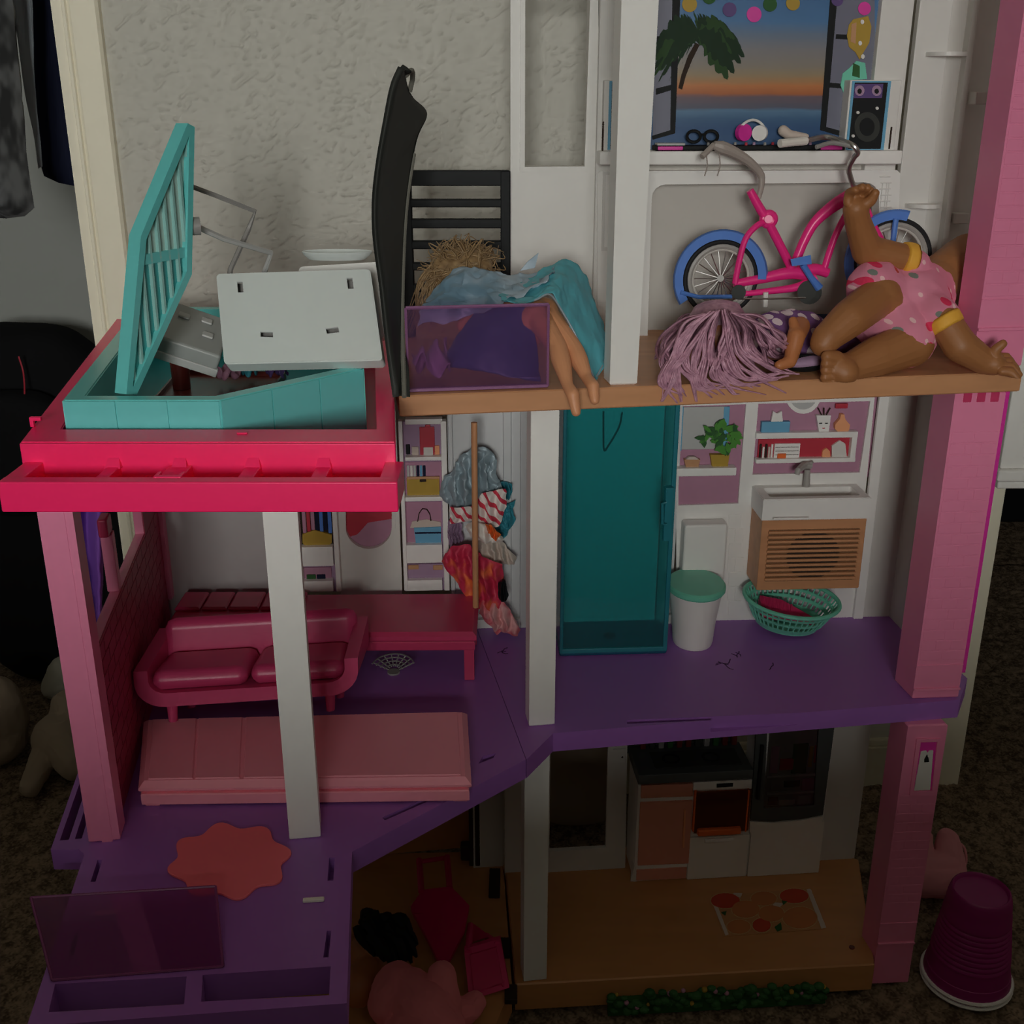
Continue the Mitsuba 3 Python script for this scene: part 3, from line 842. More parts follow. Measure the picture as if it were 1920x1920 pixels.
# printed picture of a seaside sunset in an open window
ztop, zlow = BK.hit(1430, -70, .002)[2], BK.hit(1430, 284, .002)[2]
STOPS = [(0.0, (.05, .075, .12)), (.05, (.035, .085, .19)), (.13, (.028, .075, .18)), (.18, (.04, .10, .20)), (.225, (.085, .17, .28)), (.24, (.085, .09, .13)), (.30, (.13, .09, .11)),
         (.318, (.36, .11, .04)), (.36, (.46, .17, .06)), (.385, (.36, .19, .085)), (.42, (.28, .21, .13)), (.47, (.23, .20, .17)), (.55, (.20, .19, .20)), (.63, (.13, .17, .24)), (.70, (.065, .16, .32)), (1.0, (.04, .10, .24))]


def sunset(p, n, uv):
    w = 284 + 70
    t = (p.z - zlow) / (ztop - zlow)
    t = t + .008 * (noise(p.x * 60, p.z * 260) - .5) + .006 * (noise(p.x * 25, p.z * 500) - .5)
    c = mi.Color3f(*STOPS[0][1])
    for (a, ca), (b, cb) in zip(STOPS[:-1], STOPS[1:]):
        c = dr.select(t > a, mix(ca, cb, dr.clip((t - a) / (b - a), 0, 1)), c)
    return c


mat('sunset', proc(sunset), .35, .4)
mp = part(H, 'window_picture', BK.pbox(1225, -70, 1652, 286, .002, .005), 'mat_sunset', 'printed picture of a palm and a sunset sea behind open shutters')


def rel(name, pts, m, o, d=.0006):
    return relief_poly(mp, name, pts, m, o, d)


# shutters
for side, (fo, bars, gl) in enumerate((
        ([(1262, -70), (1278, -70), (1266, 250), (1224, 262), (1222, 255), (1257, 244)], [[(1232, 68), (1272, 66), (1271, 77), (1232, 80)], [(1230, 166), (1262, 158), (1262, 168), (1230, 178)]], [(1228, -70), (1266, -70), (1260, 246), (1224, 258)]),
        ([(1562, -70), (1576, -70), (1549, 238), (1600, 252), (1600, 262), (1538, 244)], [[(1568, 64), (1590, 65), (1589, 74), (1567, 73)], [(1556, 155), (1582, 157), (1581, 166), (1555, 164)]], [(1568, -70), (1640, -70), (1640, 250), (1546, 242)]))):
    rel('shutter_pane', gl, 'mat_slate', .0014)
    rel('shutter_frame', fo, 'mat_black', .0006)
    for b in bars:
        rel('shutter_bar', b, 'mat_black', .0008)
mat('slate', (.14, .14, .19), .4, .4)
# palm
rel('palm_trunk', [(1272, 165), (1278, 140), (1290, 105), (1304, 80), (1312, 84), (1298, 112), (1286, 142), (1279, 168)], 'mat_dark_slot', .0010)
pr = random.Random(8)
for i in range(34):
    a = math.radians(-232 + (i * 53) % 286 + pr.uniform(-6, 6))
    L = pr.uniform(55, 104)
    x0, y0 = 1310, 62
    pts = []
    for s, t in [(1, q) for q in np.linspace(0, 1, 15)] + [(-1, q) for q in np.linspace(1, 0, 15)]:
        x = x0 + L * t * math.cos(a)
        y = y0 + L * .55 * t * math.sin(a) + 50 * t * t
        ww = 17 * math.sin(math.pi * min(1, t * .85 + .1)) * (1 + .55 * (int(t * 10) % 2))
        pts.append((x - s * ww * math.sin(a) * .5, y + s * ww))
    rel('palm_frond', pts, ('mat_palm_dark', 'mat_palm', 'mat_palm_dark')[i % 3], .0009 - .00002 * i)
mat('palm', (.022, .055, .016), .6, .2)
mat('palm_dark', (.010, .028, .012), .6, .2)
# paper lanterns and flags of the picture
for x, y, r_, m in ((1293, 8, 14, 'mat_gold'), (1330, -6, 13, 'mat_leaf_dark'), (1368, 18, 13, 'mat_violet'), (1414, 27, 14, 'mat_magenta'), (1444, 8, 13, 'mat_leaf_dark'), (1487, 6, 13, 'mat_gold'), (1570, 0, 11, 'mat_violet'), (1621, 16, 12, 'mat_magenta')):
    disc(mp, 'lantern', x, y, r_, r_ * 1.05, m, .0001, .0006)
mat('violet', (.09, .05, .17), .5, .3)
rel('gold_ornament', [(1600, 36), (1628, 30), (1634, 50), (1630, 80), (1618, 100), (1612, 112), (1604, 98), (1592, 88), (1588, 66), (1592, 46)], 'mat_gold', .0002)
rel('gold_ornament', [(1597, 45), (1606, 42), (1604, 82), (1595, 78)], 'mat_wood_toy', -.0002)
rel('green_ornament', [(1606, 114), (1622, 118), (1626, 148), (1596, 150), (1594, 180), (1583, 178), (1576, 160), (1580, 138), (1592, 128)], 'mat_mint', .0002)
rel('green_ornament', [(1600, 118), (1612, 124), (1612, 146), (1598, 142)], 'mat_leaf_dark', -.0002)
for x, y in ((1617, 41), (1613, 81), (1618, 106)):
    disc(mp, 'light', x, y, 3.5, 4.5, 'mat_white_upper', -.0006, .0006, 10)
# loudspeakers moulded at both ends of the ledge
for k, (x0, x1, xf0, xf1, xw0, xw1) in enumerate(((1131, 1168, 1146, 1168, 1132, 1146), (1588, 1684, 1597, 1658, 1666, 1684))):
    sp = part(H, 'speaker_cabinet', BK.pbox(x0, 150, x1, 283, -.018, .002, .001), 'mat_white_upper', 'white cabinet with a printed loudspeaker front')
    part(sp, 'speaker_print', BK.pbox(xf0 - 5, 152, xf1 + 6, 281, -.0188, -.0178), 'mat_sky_blue', 'blue edged print')
    part(sp, 'speaker_front', BK.pbox(xf0, 155, xf1, 279, -.0196, -.0187), 'mat_black')
    if k:
        part(sp, 'tape_deck', BK.pbox(1602, 157, 1655, 184, -.0202, -.0195), 'mat_violet')
        for x in (1612, 1644):
            disc(sp, 'tweeter', x, 170, 9, 10, 'mat_lavender', -.0208, .0006, 20)
            disc(sp, 'tweeter_cone', x, 171, 4, 5, 'mat_black', -.0214, .0006, 12)
        disc(sp, 'woofer', 1626, 238, 24, 28, 'mat_charcoal', -.0203, .0006, 28)
        disc(sp, 'woofer_cone', 1626, 238, 14, 17, 'mat_black', -.0209, .0006, 24)
        for x, y in ((1609, 211), (1600, 255), (1645, 203)):
            disc(sp, 'knob', x, y, 3, 3, 'mat_white_upper', -.0215, .002, 10)
        part(sp, 'side_slot', BK.pbox(1668, 238, 1671, 279, -.0186, -.0178), 'mat_dark_slot')
    else:
        part(sp, 'side_slot', BK.pbox(1129, 228, 1132, 283, -.0186, -.0176), 'mat_dark_slot')
# rounded corner shelves
for cx, cy, w_ in ((1730, 381, 36), (1773, 98, 38)):
    c = BK.hit(cx, cy, -.004)
    r_ = w_ / 2100 * 1.15
    pts = [(c[0] - r_, BK.c - .004)] + [(c[0] - r_ * math.cos(t), BK.c - .004 - 1.1 * r_ * math.sin(t)) for t in np.linspace(0, math.pi, 14)]
    part(H, 'corner_shelf', BK.mesh(prism(pts, c[2] - .004, c[2])), 'mat_white_upper', 'small rounded white corner shelf')
part(H, 'lift_rail', BK.pbox(1788, -60, 1800, 640, -.012, .004, .001), 'mat_white_dull')
part(H, 'lift_bracket', BK.pbox(1790, 400, 1818, 420, -.016, -.004, .001), 'mat_white_upper')
part(H, 'lift_bracket', BK.pbox(1830, 172, 1860, 196, -.03, -.01, .001), 'mat_white_dull')

# ---------------------------------------------------------------- pink roof terrace of the left wing
RZ = .738
FL, FRt = np.array([-.3665, .80]), np.array([-.0868, .80])
BR, BL = np.array([-.1390, 1.29]), np.array([-.4570, 1.29])
roof = sg.Polygon([FL, FRt, BR, BL])
part(H, 'roof', prism([FL + [.002, .002], FRt + [-.002, .002], BR, BL], .694, .7025), 'mat_hot_pink', 'hot pink roof terrace of the left wing')
ledge = roof.difference(sg.Polygon([FL + [.018, .0345], FRt + [-.018, .0345], BR + [-.018, -.02], BL + [.018, -.02]]))
part(H, 'roof_rim', cat([prism(ledge, .7025, RZ - .001), prism(ledge.buffer(-.001, join_style=2), RZ - .001, RZ)]), 'mat_hot_pink')
part(H, 'roof_front', box(FL[0], FRt[0], .798, .803, .701, RZ - .0008, .0008), 'mat_hot_pink')
# lower flower-box rail in front of it: bar, end pieces, cross slats, floor
b0, b1 = at_y(-2, 930, .75)[0], at_y(746, 930, .75)[0]
part(H, 'terrace_bar', box(b0, b1, .750, .762, .7005, .7235, .0012), 'mat_hot_pink', 'hot pink front bar of the terrace')
part(H, 'terrace_end', box(b0, b0 + .014, .760, .80, .7005, .7230, .001), 'mat_hot_pink')
part(H, 'terrace_end', box(b1 - .014, b1, .760, .80, .7005, .7230, .001), 'mat_hot_pink')
for x0, x1 in ((183, 207), (300, 345), (448, 478), (584, 613)):
    a, b = at_y(x0, 890, .775)[0], at_y(x1, 890, .775)[0]
    part(H, 'terrace_slat', box(a, b, .760, .80, .7005, .7205, .001), 'mat_hot_pink')
    c = (a + b) / 2
    part(H, 'slat_fillet', hull([(c - .006, .7985, .7195), (c + .006, .7985, .7195), (c - .004, .7985, .727), (c + .004, .7985, .727), (c - .006, .792, .7195), (c + .006, .792, .7195)]), 'mat_hot_pink')
part(H, 'terrace_floor', box(b0 + .004, b1 - .004, .755, .80, .7005, .7045), 'mat_hot_pink')
a = at_y(320, 893, .768)
part(H, 'terrace_clip', cat([box(a[0] - .010, a[0] + .010, .759, .764, .7215, .7245, .001), box(a[0] - .010, a[0] - .007, .759, .772, .7205, .7245, .0008), box(a[0] + .007, a[0] + .010, .759, .772, .7205, .7245, .0008)]), 'mat_hot_pink')
for px in (455,):
    a = at_z(px, 812, RZ)
    part(H, 'roof_tab', box(a[0] - .004, a[0] + .004, a[1] - .003, a[1] + .001, RZ, RZ + .0012, .0005), 'mat_hot_pink')
a = at_z(68, 800, RZ)
part(H, 'roof_hook', cat([box(a[0] - .004, a[0] - .001, a[1] - .002, a[1] + .002, RZ, RZ + .007, .0005), box(a[0] - .004, a[0] + .005, a[1] - .002, a[1] + .002, RZ + .005, RZ + .008, .0005)]), 'mat_hot_pink')

# ---------------------------------------------------------------- teal pool on the roof
pool = thing('toy_pool', 'teal plastic toy swimming pool standing on the hot pink roof', 'toy pool')
PZ0, PZ1 = .7030, .759
outer = [(-.3470, .842), (-.2262, .842), (-.1290, .950), (-.1700, 1.250), (-.4160, 1.250)]
po = sg.Polygon(outer)
pi_ = po.buffer(-.0145, join_style=2)
part(pool, 'wall', cat([prism(po.difference(pi_), PZ0, PZ1 - .0012), prism(po.buffer(-.001, join_style=2).difference(pi_.buffer(.001, join_style=2)), PZ1 - .0012, PZ1)]), 'mat_teal')
part(pool, 'bottom', prism(pi_.buffer(.001), PZ0, PZ0 + .003), 'mat_teal_dark', 'dark teal pool bottom')
for i in range(5):
    p, q = np.array(outer[i]), np.array(outer[(i + 1) % 5])
    d = q - p
    L = np.linalg.norm(d)
    d /= L
    nn = np.array([d[1], -d[0]])
    k = max(2, round(L / .046))
    for j in range(k):
        s0, s1 = L * j / k + .0006, L * (j + 1) / k - .0006
        part(pool, 'tile', slab([p + d * s0 + nn * .0012, p + d * s1 + nn * .0012, p + d * s1 - nn * .001, p + d * s0 - nn * .001], PZ0 + .0005, PZ1 - .0008, .0004), 'mat_teal')

# teal lattice panel standing in the pool
mat('teal_slat', (.26, .50, .47), .35, .45)
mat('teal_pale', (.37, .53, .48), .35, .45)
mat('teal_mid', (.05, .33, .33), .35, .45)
pt = at_y(236, 735, .872)
LF = Frame(66, 0)
LF.c = float(pt @ LF.v)
lat = thing('toy_lattice', 'teal six-sided lattice panel standing upright in the toy pool', 'toy panel')
hexo = [(341, 231), (253, 442), (226, 738), (246, 738), (349, 514), (354, 238)]
hx = [LF.hit(*q)[[0, 2]] for q in hexo]
ho = sg.Polygon(hx).buffer(0)
hi = ho.buffer(-.0065, join_style=2)
part(lat, 'frame', upright(LF, ho, -.005, .005, []) if False else LF.mesh(trimesh.Trimesh(np.c_[(v_ := np.asarray((m_ := trimesh.creation.extrude_polygon(ho.difference(hi), .012, engine='earcut')).vertices))[:, 0], LF.c + .006 - v_[:, 2], v_[:, 1]], m_.faces, process=False)), 'mat_teal')


def lat_piece(poly, o, d):
    mm = trimesh.creation.extrude_polygon(poly, d, engine='earcut')
    v = np.asarray(mm.vertices)
    return LF.mesh(trimesh.Trimesh(np.c_[v[:, 0], LF.c + o + d - v[:, 2], v[:, 1]], mm.faces, process=False))


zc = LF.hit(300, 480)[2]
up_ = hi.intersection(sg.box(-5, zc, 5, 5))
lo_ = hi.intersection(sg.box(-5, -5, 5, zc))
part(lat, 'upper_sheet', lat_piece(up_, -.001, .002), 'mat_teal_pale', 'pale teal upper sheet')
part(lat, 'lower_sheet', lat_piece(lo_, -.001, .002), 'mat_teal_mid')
ux0, ux1 = hi.bounds[0], hi.bounds[2]
for j in range(9):
    uu = ux0 + (ux1 - ux0) * (j + .5) / 9
    for region, m in ((up_, 'mat_teal_slat'), (lo_, 'mat_teal_slat')):
        st = region.intersection(sg.Polygon([(uu - .0012, hi.bounds[1]), (uu + .0012, hi.bounds[1]), (uu + .0052, hi.bounds[3]), (uu + .0028, hi.bounds[3])]))
        for g in getattr(st, 'geoms', [st]):
            if g.area > 1e-5:
                part(lat, 'slat', lat_piece(g, .001, .003), m)
                part(lat, 'slat', lat_piece(g, -.004, .003), m)
part(lat, 'cross_bar', lat_piece(ho.intersection(sg.box(-5, zc - .004, 5, zc + .004)), -.004, .008), 'mat_teal')

# grey wire bracket behind the lattice panel
wb = thing('wire_bracket', 'grey bent toy bracket of two bars behind the teal lattice panel', 'toy bracket')
part(wb, 'bar', tube([at_y(*q) for q in ((352, 347, 1.02), (400, 365, 1.03), (478, 396, 1.05), (466, 430, 1.045), (432, 505, 1.02), (425, 570, 1.0))], .0024, 6), 'mat_grey_plastic', smooth=False)
part(wb, 'bar', tube([at_y(*q) for q in ((358, 420, .97), (420, 448, 1.0), (508, 474, 1.038), (496, 510, 1.042), (482, 560, 1.042))], .0026, 6), 'mat_grey_light', smooth=False)
part(wb, 'knob', moved(trimesh.creation.cylinder(.0075, .007, sections=20), (0, 90, 20), at_y(367, 424, .965)), 'mat_grey_plastic')


# white plastic trays standing in the pool
def tray(name, label, px, ys, m, depth, slots=(), rim=.004):
    """A shallow white tray seen from below; px = its four corners, ys their distances."""
    P = np.array([at_y(x, y, d) for (x, y), d in zip(px, ys)])
    U, V = P[1] - P[0], P[3] - P[0]
    lu, lv = np.linalg.norm(U), np.linalg.norm(V)
    U, V = U / lu, V / lv
    N = np.cross(U, V)
    N /= np.linalg.norm(N)
    if N[1] < 0:
        N = -N
    k = thing(name, label, 'toy tray')
    face = sg.box(.001, .001, lu - .001, lv - .001).buffer(-.003).buffer(.003)
    for s, t, w_, h_, a in slots:
        c_ = sg.box(-w_ / 2, -h_ / 2, w_ / 2, h_ / 2)
        from shapely import affinity
        face = face.difference(affinity.translate(affinity.rotate(c_, a), s * lu, t * lv))

    def to3(mm):
        v = np.asarray(mm.vertices)
        return trimesh.Trimesh(P[0] + v[:, :1] * U + v[:, 1:2] * V + v[:, 2:3] * N, mm.faces, process=False)
    part(k, 'base', to3(trimesh.creation.extrude_polygon(face, .002, engine='earcut')), m)
    ringp = sg.box(0, 0, lu, lv).buffer(-.004).buffer(.004).difference(sg.box(.002, .002, lu - .002, lv - .002))
    mm = trimesh.creation.extrude_polygon(ringp, depth, engine='earcut')
    mm.apply_translation([0, 0, .0006])
    part(k, 'rim', to3(mm), m)
    if slots:
        mm = trimesh.creation.extrude_polygon(sg.box(.004, .004, lu - .004, lv - .004), .0015, engine='earcut')
        mm.apply_translation([0, 0, depth - .002])
        part(k, 'inside', to3(mm), 'mat_grey_plastic')
    return k


mat('white_cool', (.62, .66, .64), .4, .45)
tray('toy_tray', 'white plastic tray with four slots leaning upright in the toy pool', [(405, 513), (694, 504), (708, 676), (420, 683)], (1.0, .99, .955, .945), 'mat_white_cool', .014,
     [(.15, .16, .0050, .0105, 0), (.86, .155, .0050, .0105, 0), (.29, .69, .011, .005, 4), (.71, .665, .011, .0050, -6)])
tray('toy_tray', 'plain white tray behind the slotted white tray and left of the black sheet', [(560, 500), (721, 490), (723, 640), (560, 645)], (1.05, 1.05, 1.03, 1.03), 'mat_white', .02)
dish = thing('toy_dish', 'small flat white dish lying on top of the rear white tray', 'toy dish')
c = at_y(633, 490, 1.06) + [0, 0, .004]
part(dish, 'bowl', lathe([(.0001, -.002), (.026, -.002), (.031, .002), (.033, .005), (.0325, .0055), (.030, .003), (.025, 0), (.0001, 0)], 32, c, 1.0, .45), 'mat_white_cool')
# things lying in the pool
gb = thing('clear_block', 'grey translucent plastic block lying in the toy pool under the lattice panel', 'toy block')
c = at_y(362, 628, 1.0)
mat('grey_clear', (.30, .31, .30), .35, .6)
part(gb, 'body', moved(box(-.028, .028, -.035, .035, -.008, .008, .003), (18, 22, 12), c), 'mat_grey_clear')
for i, (dx, dy) in enumerate(((-.012, .012), (.008, .016), (.012, -.008))):
    part(gb, 'stud', moved(box(dx - .005, dx + .005, dy - .004, dy + .004, .008, .0105, .001), (18, 22, 12), c), 'mat_grey_light')
part(gb, 'lower_edge', moved(box(-.029, .029, -.036, -.031, -.014, -.006, .001), (18, 22, 12), c), 'mat_grey_light')
mat('brown_red', (.12, .018, .014), .3, .5)
rc = thing('red_cup', 'small dark red see-through cup standing in the toy pool', 'toy cup')
c = at_z(325, 742, PZ0 + .006) + np.array([0, .03, 0])
part(rc, 'body', lathe([(.0001, .0), (.0085, 0), (.0092, .030), (.0096, .034), (.0086, .034), (.008, .004), (.0001, .003)], 28, c), 'mat_brown_red')
rt = thing('red_tray', 'dark red shallow toy tray on the pool floor', 'toy tray')
part(rt, 'base', prism([(-.335, 1.02), (-.235, 1.02), (-.235, 1.13), (-.345, 1.14)], PZ0 + .003, PZ0 + .0055), 'mat_brown_red')
part(rt, 'rim', prism(sg.Polygon([(-.337, 1.018), (-.233, 1.018), (-.233, 1.132), (-.347, 1.142)]).difference(sg.Polygon([(-.335, 1.02), (-.235, 1.02), (-.235, 1.13), (-.345, 1.14)])), PZ0 + .003, PZ0 + .010), 'mat_brown_red')
rs_ = random.Random(3)
for i, (px, py, m, lab) in enumerate(((428, 712, 'mat_lavender_pink', 'pink scrap of doll fabric in the pool beside the red cup'), (470, 705, 'mat_teal_cloth', 'teal scrap of doll fabric in the pool under the slotted tray'), (520, 708, 'mat_violet', 'dark violet scrap of doll fabric in the pool, rightmost'))):
    c = at_z(px, py, PZ0 + .012)
    c[2] = PZ0 + .021
    mm = rumple(sheet(lambda s, t: (c[0] + (s - .5) * .020, c[1] + (t - .5) * .022, c[2] + .008 * math.sin(s * 9 + i) * math.cos(t * 7)), 16, 16, .001), .005, 60, i)
    solid('fabric_scrap', lab, 'fabric scrap', mm, m, True)
# ---------------------------------------------------------------- middle storey: furniture and bathroom
# long dark pink bench bed against the back wall
bb = thing('toy_bench', 'deep pink toy bench bed against the back wall behind the sofa', 'toy bed')
yw = .012
def bench_q(x0, x1, y0, y1):
    return [(x0, y0 + yw * (x0 + .2)), (x1, y0 + yw * (x1 + .2)), (x1, y1 + yw * (x1 + .2)), (x0, y1 + yw * (x0 + .2))]


part(bb, 'top', slab(bench_q(-.382, -.0385, 1.088, 1.194), .422, .4345, .004), 'mat_bed_pink')
part(bb, 'apron', slab(bench_q(-.380, -.0405, 1.091, 1.192), .412, .4225, .001), 'mat_bed_pink')
for x in (-.376, -.0475):
    for y in (1.094, 1.178):
        part(bb, 'leg', slab([(x - .005, y), (x + .006, y), (x + .006, y + .010), (x - .005, y + .010)], F2 + .0004, .413, .001), 'mat_bed_pink')
for x0, x1 in ((-.380, -.352), (-.350, -.322), (-.320, -.286), (-.284, -.238)):
    part(bb, 'cushion', slab(bench_q(x0, x1, 1.146, 1.190), .434, .4395, .002), 'mat_bed_pink')
# sofa
sf = thing('toy_sofa', 'pink toy sofa with two seat cushions between the two beds of the left wing', 'toy sofa')
SX0, SX1, SY0, SY1 = -.364, -.152, .962, 1.062
sy_ = .03
tilt = -7.0
sc = np.array([(SX0 + SX1) / 2, SY0, .4032])


def sofa(mm):
    mm = moved(mm, (tilt, 0, 0))
    v = np.asarray(mm.vertices)
    mm.vertices = np.c_[v[:, 0] + sc[0], v[:, 1] + sc[1] + sy_ * v[:, 0] / .22, v[:, 2] + sc[2]]
    return mm


hw = (SX1 - SX0) / 2
# rounded shell: front outline extruded backwards
ol = [(-hw, .088), (-hw, .045)] + [(-hw + .028 - .028 * math.cos(t), .045 - .025 * math.sin(t)) for t in np.linspace(0.2, math.pi / 2, 7)] + [(hw - .028 + .028 * math.sin(t), .045 - .025 * math.cos(t)) for t in np.linspace(0, math.pi / 2 - .2, 7)] + [(hw, .045), (hw, .088)]
inn = [(hw - .013, .088), (hw - .013, .050)] + [(hw - .013 - .016 + .016 * math.cos(t), .048 - .014 * math.sin(t)) for t in np.linspace(0.1, math.pi / 2, 6)] + [(-hw + .013 + .016 - .016 * math.sin(t), .048 - .014 * math.cos(t)) for t in np.linspace(0, math.pi / 2 - .1, 6)] + [(-hw + .013, .050), (-hw + .013, .088)]
shell = prism(sg.Polygon(ol + inn), 0, .086)
v = np.asarray(shell.vertices)
shell = trimesh.Trimesh(np.c_[v[:, 0], v[:, 2], v[:, 1] - .0], shell.faces[:, ::-1], process=False)
# arms slope down to the front
v = np.array(shell.vertices)
sel = v[:, 2] > .08
v[sel, 2] = .058 + .014 * (v[sel, 1] / .086)
shell.vertices = v
part(sf, 'shell', sofa(shell), 'mat_sofa_pink')
part(sf, 'backrest', sofa(box(-hw + .010, hw - .010, .064, .086, .030, .086, .010)), 'mat_sofa_pink')
for s in (-1, 1):
    x0, x1 = (-hw + .014, -.001) if s < 0 else (.001, hw - .014)
    part(sf, 'seat_cushion', sofa(box(x0, x1, .002, .066, .034, .055, .009)), 'mat_sofa_pink', smooth=50)
    part(sf, 'leg', sofa(lathe([(.0001, 0), (.0042, 0), (.0055, .024), (.0001, .024)], 14, (s * (hw - .030), .012, 0))), 'mat_sofa_pink')
    part(sf, 'leg', sofa(lathe([(.0001, -.012), (.0042, -.012), (.0055, .024), (.0001, .024)], 14, (s * (hw - .030), .074, 0))), 'mat_sofa_pink')
# pale pink low bed in front
pb = thing('toy_bed', 'pale pink low toy bed with moulded cushions in front of the sofa', 'toy bed')
def qd(x0, y0, x1, y1):
    return [np.array(x0), np.array(y0), np.array(x1), np.array(y1)]


A, B = at_z(258, 1470, .3985)[:2], at_z(884, 1462, .3985)[:2]
C, D = at_z(876, 1330, .3985)[:2], at_z(268, 1345, .3985)[:2]
lerp = lambda p, q, t: p + (q - p) * t
mt = to_manifold(slab([A, B, C, D], .3855, .3985, .0055))
part(pb, 'top', from_manifold(mt), 'mat_pale_pink')
part(pb, 'base', slab([lerp(A, C, .006) + [0, -.002], lerp(B, D, .006) + [0, -.002], lerp(C, A, .01), lerp(D, B, .01)], .3765, .388, .001), 'mat_pale_pink')
for q, dx in ((A, .004), (B, -.017), (C, -.017), (D, .004)):
    s = 0.001 if q is A or q is B else -.015
    z0 = F2 + .0002
    part(pb, 'foot', slab([(q[0] + dx, q[1] + s), (q[0] + dx + .013, q[1] + s), (q[0] + dx + .013, q[1] + s + .014), (q[0] + dx, q[1] + s + .014)], z0, .379, .0008), 'mat_pale_pink')
for t0, t1 in ((.03, .165), (.17, .305), (.315, .97)):
    q = [lerp(lerp(A, B, t0), lerp(D, C, t0), .05), lerp(lerp(A, B, t1), lerp(D, C, t1), .05), lerp(lerp(A, B, t1), lerp(D, C, t1), .95), lerp(lerp(A, B, t0), lerp(D, C, t0), .95)]
    part(pb, 'cushion', slab(q, .3978, .4000, .0010), 'mat_pale_pink')
# rug
ang = np.linspace(0, 2 * math.pi, 120, endpoint=False)
rx, ry = 108, 66
rug_px = [(430 + (rx + 9 * math.cos(8 * t + .6)) * math.cos(t) + 10 * math.sin(t), 1614 + (ry + 6.5 * math.cos(8 * t + .6)) * math.sin(t) - 12 * math.cos(t)) for t in -ang]
solid('toy_rug', 'coral flower-shaped toy rug on the purple balcony floor', 'rug', slab([P2(*q, F2 + .0022) for q in rug_px], F2 + .0002, F2 + .0026, .0004), 'mat_coral')
# white clips in the floor
for (px, py), lab in (((588, 1688), 'thin white plastic strip on the balcony floor right of the coral rug'), ((199, 1713), 'thin white plastic strip on the balcony floor under the magenta panel')):
    c = at_z(px, py, F2 + .001)
    solid('plastic_strip', lab, 'plastic strip', moved(box(-.0085, .0085, -.002, .002, 0, .0025, .0006), (0, 0, 6), (c[0], c[1], F2 + .0003)), 'mat_white_warm')
# see-through magenta panel leaning over the balcony
mpn = thing('acrylic_sheet', 'see-through magenta plastic panel leaning on the front of the balcony', 'plastic panel')
pc = [at_z(98, 1838, F2 + .001), at_z(418, 1812, F2 + .001)]
top = [at_y(58, 1683, pc[0][1] + .075), at_y(404, 1662, pc[1][1] + .075)]
V4 = np.array([pc[0], pc[1], top[1], top[0]])
nrm = np.cross(V4[1] - V4[0], V4[3] - V4[0])
nrm /= np.linalg.norm(nrm)
part(mpn, 'sheet', trimesh.Trimesh(V4, [(0, 1, 2), (0, 2, 3)], process=False), 'mat_magenta_glass', smooth=False)
for i, j in ((0, 1), (1, 2), (2, 3), (3, 0)):
    part(mpn, 'edge', tube([V4[i], V4[j]], .0011, 6), 'mat_magenta_edge')
mat('magenta_edge', (.18, .035, .13), .4, .5)
# grey lattice fan under the bench
gf = thing('lattice_basket', 'grey lattice scrap basket lying on the purple floor under the bench bed', 'toy basket')
c = at_z(738, 1262, F2)
ribs = []
for i in range(8):
    a = math.radians(20 + i * 20)
    ribs.append(tube([(c[0] + .006 * math.cos(a), c[1] + .012 * math.sin(a), F2 + .002), (c[0] + .024 * math.cos(a), c[1] + .030 * math.sin(a) - .008, F2 + .012)], .0008, 5))
for k in range(1, 5):
    r_ = .006 + .0045 * k
    ribs.append(tube([(c[0] + r_ * math.cos(a), c[1] + 1.3 * r_ * math.sin(a) - .002 * k, F2 + .002 + .0025 * k) for a in np.linspace(.3, 2.9, 16)], .0008, 5))
part(gf, 'lattice', cat(ribs), 'mat_grey_plastic')
part(gf, 'base', lathe([(.0001, 0), (.007, 0), (.007, .002), (.0001, .002)], 20, (c[0], c[1], F2 + .0003)), 'mat_grey_plastic')

# ---- closet pole and hanging clothes
pole = part(H, 'closet_pole', tube([at_y(889, 792, 1.155), at_y(892, 1140, 1.155) * [1, 1, 0] + [0, 0, .4349]], .0034, 14), 'mat_tan', 'tan closet pole in front of the hanging clothes')
part(pole, 'cap', lathe([(.0001, 0), (.006, 0), (.010, .004), (.010, .010), (.0001, .010)], 20, at_y(889, 792, 1.155) * [1, 1, 0] + [0, 0, .7012]), 'mat_wood_toy')


def garment(name, label, pts, Y, m, amp=.006, freq=45, seed=0, folds=5, depth=.012, n=34):
    """A crumpled hanging cloth whose outline is given in pixels at distance Y."""
    P = np.array([at_y(x, y, Y) for x, y in pts])
    g = sg.Polygon(P[:, [0, 2]]).buffer(0)
    x0, z0, x1, z1 = g.bounds
    front, back = [], []
    step = max(x1 - x0, z1 - z0) / n
    pm = trimesh.creation.extrude_polygon(g, .001, engine='earcut')
    m_ = to_manifold(pm).refine_to_length(step)
    t = from_manifold(m_)
    v = np.asarray(t.vertices)
    bd = np.array([g.exterior.distance(sg.Point(a, b)) for a, b in v[:, :2]])
    puff = np.minimum(bd / (.25 * min(x1 - x0, z1 - z0)), 1) ** .6
    side = np.where(v[:, 2] > .0005, -1, 1)
    q = np.c_[v[:, 0], np.full(len(v), Y), v[:, 1]]
    wave = np.sin((v[:, 0] - x0) / (x1 - x0) * folds * 6.28 + 2 * meshkit.noise(q * 30, seed) + (v[:, 1] - z0) * 20)
    q[:, 1] += side * depth * .5 * puff + .0035 * wave * puff * 1.8
    tm = trimesh.Trimesh(q, t.faces, process=False)
    tm = rumple(rumple(tm, amp * 1.3, freq, seed), amp * .5, freq * 2.6, seed + 40)
    return solid(name, label, 'doll clothes', tm, m, True, group=None)


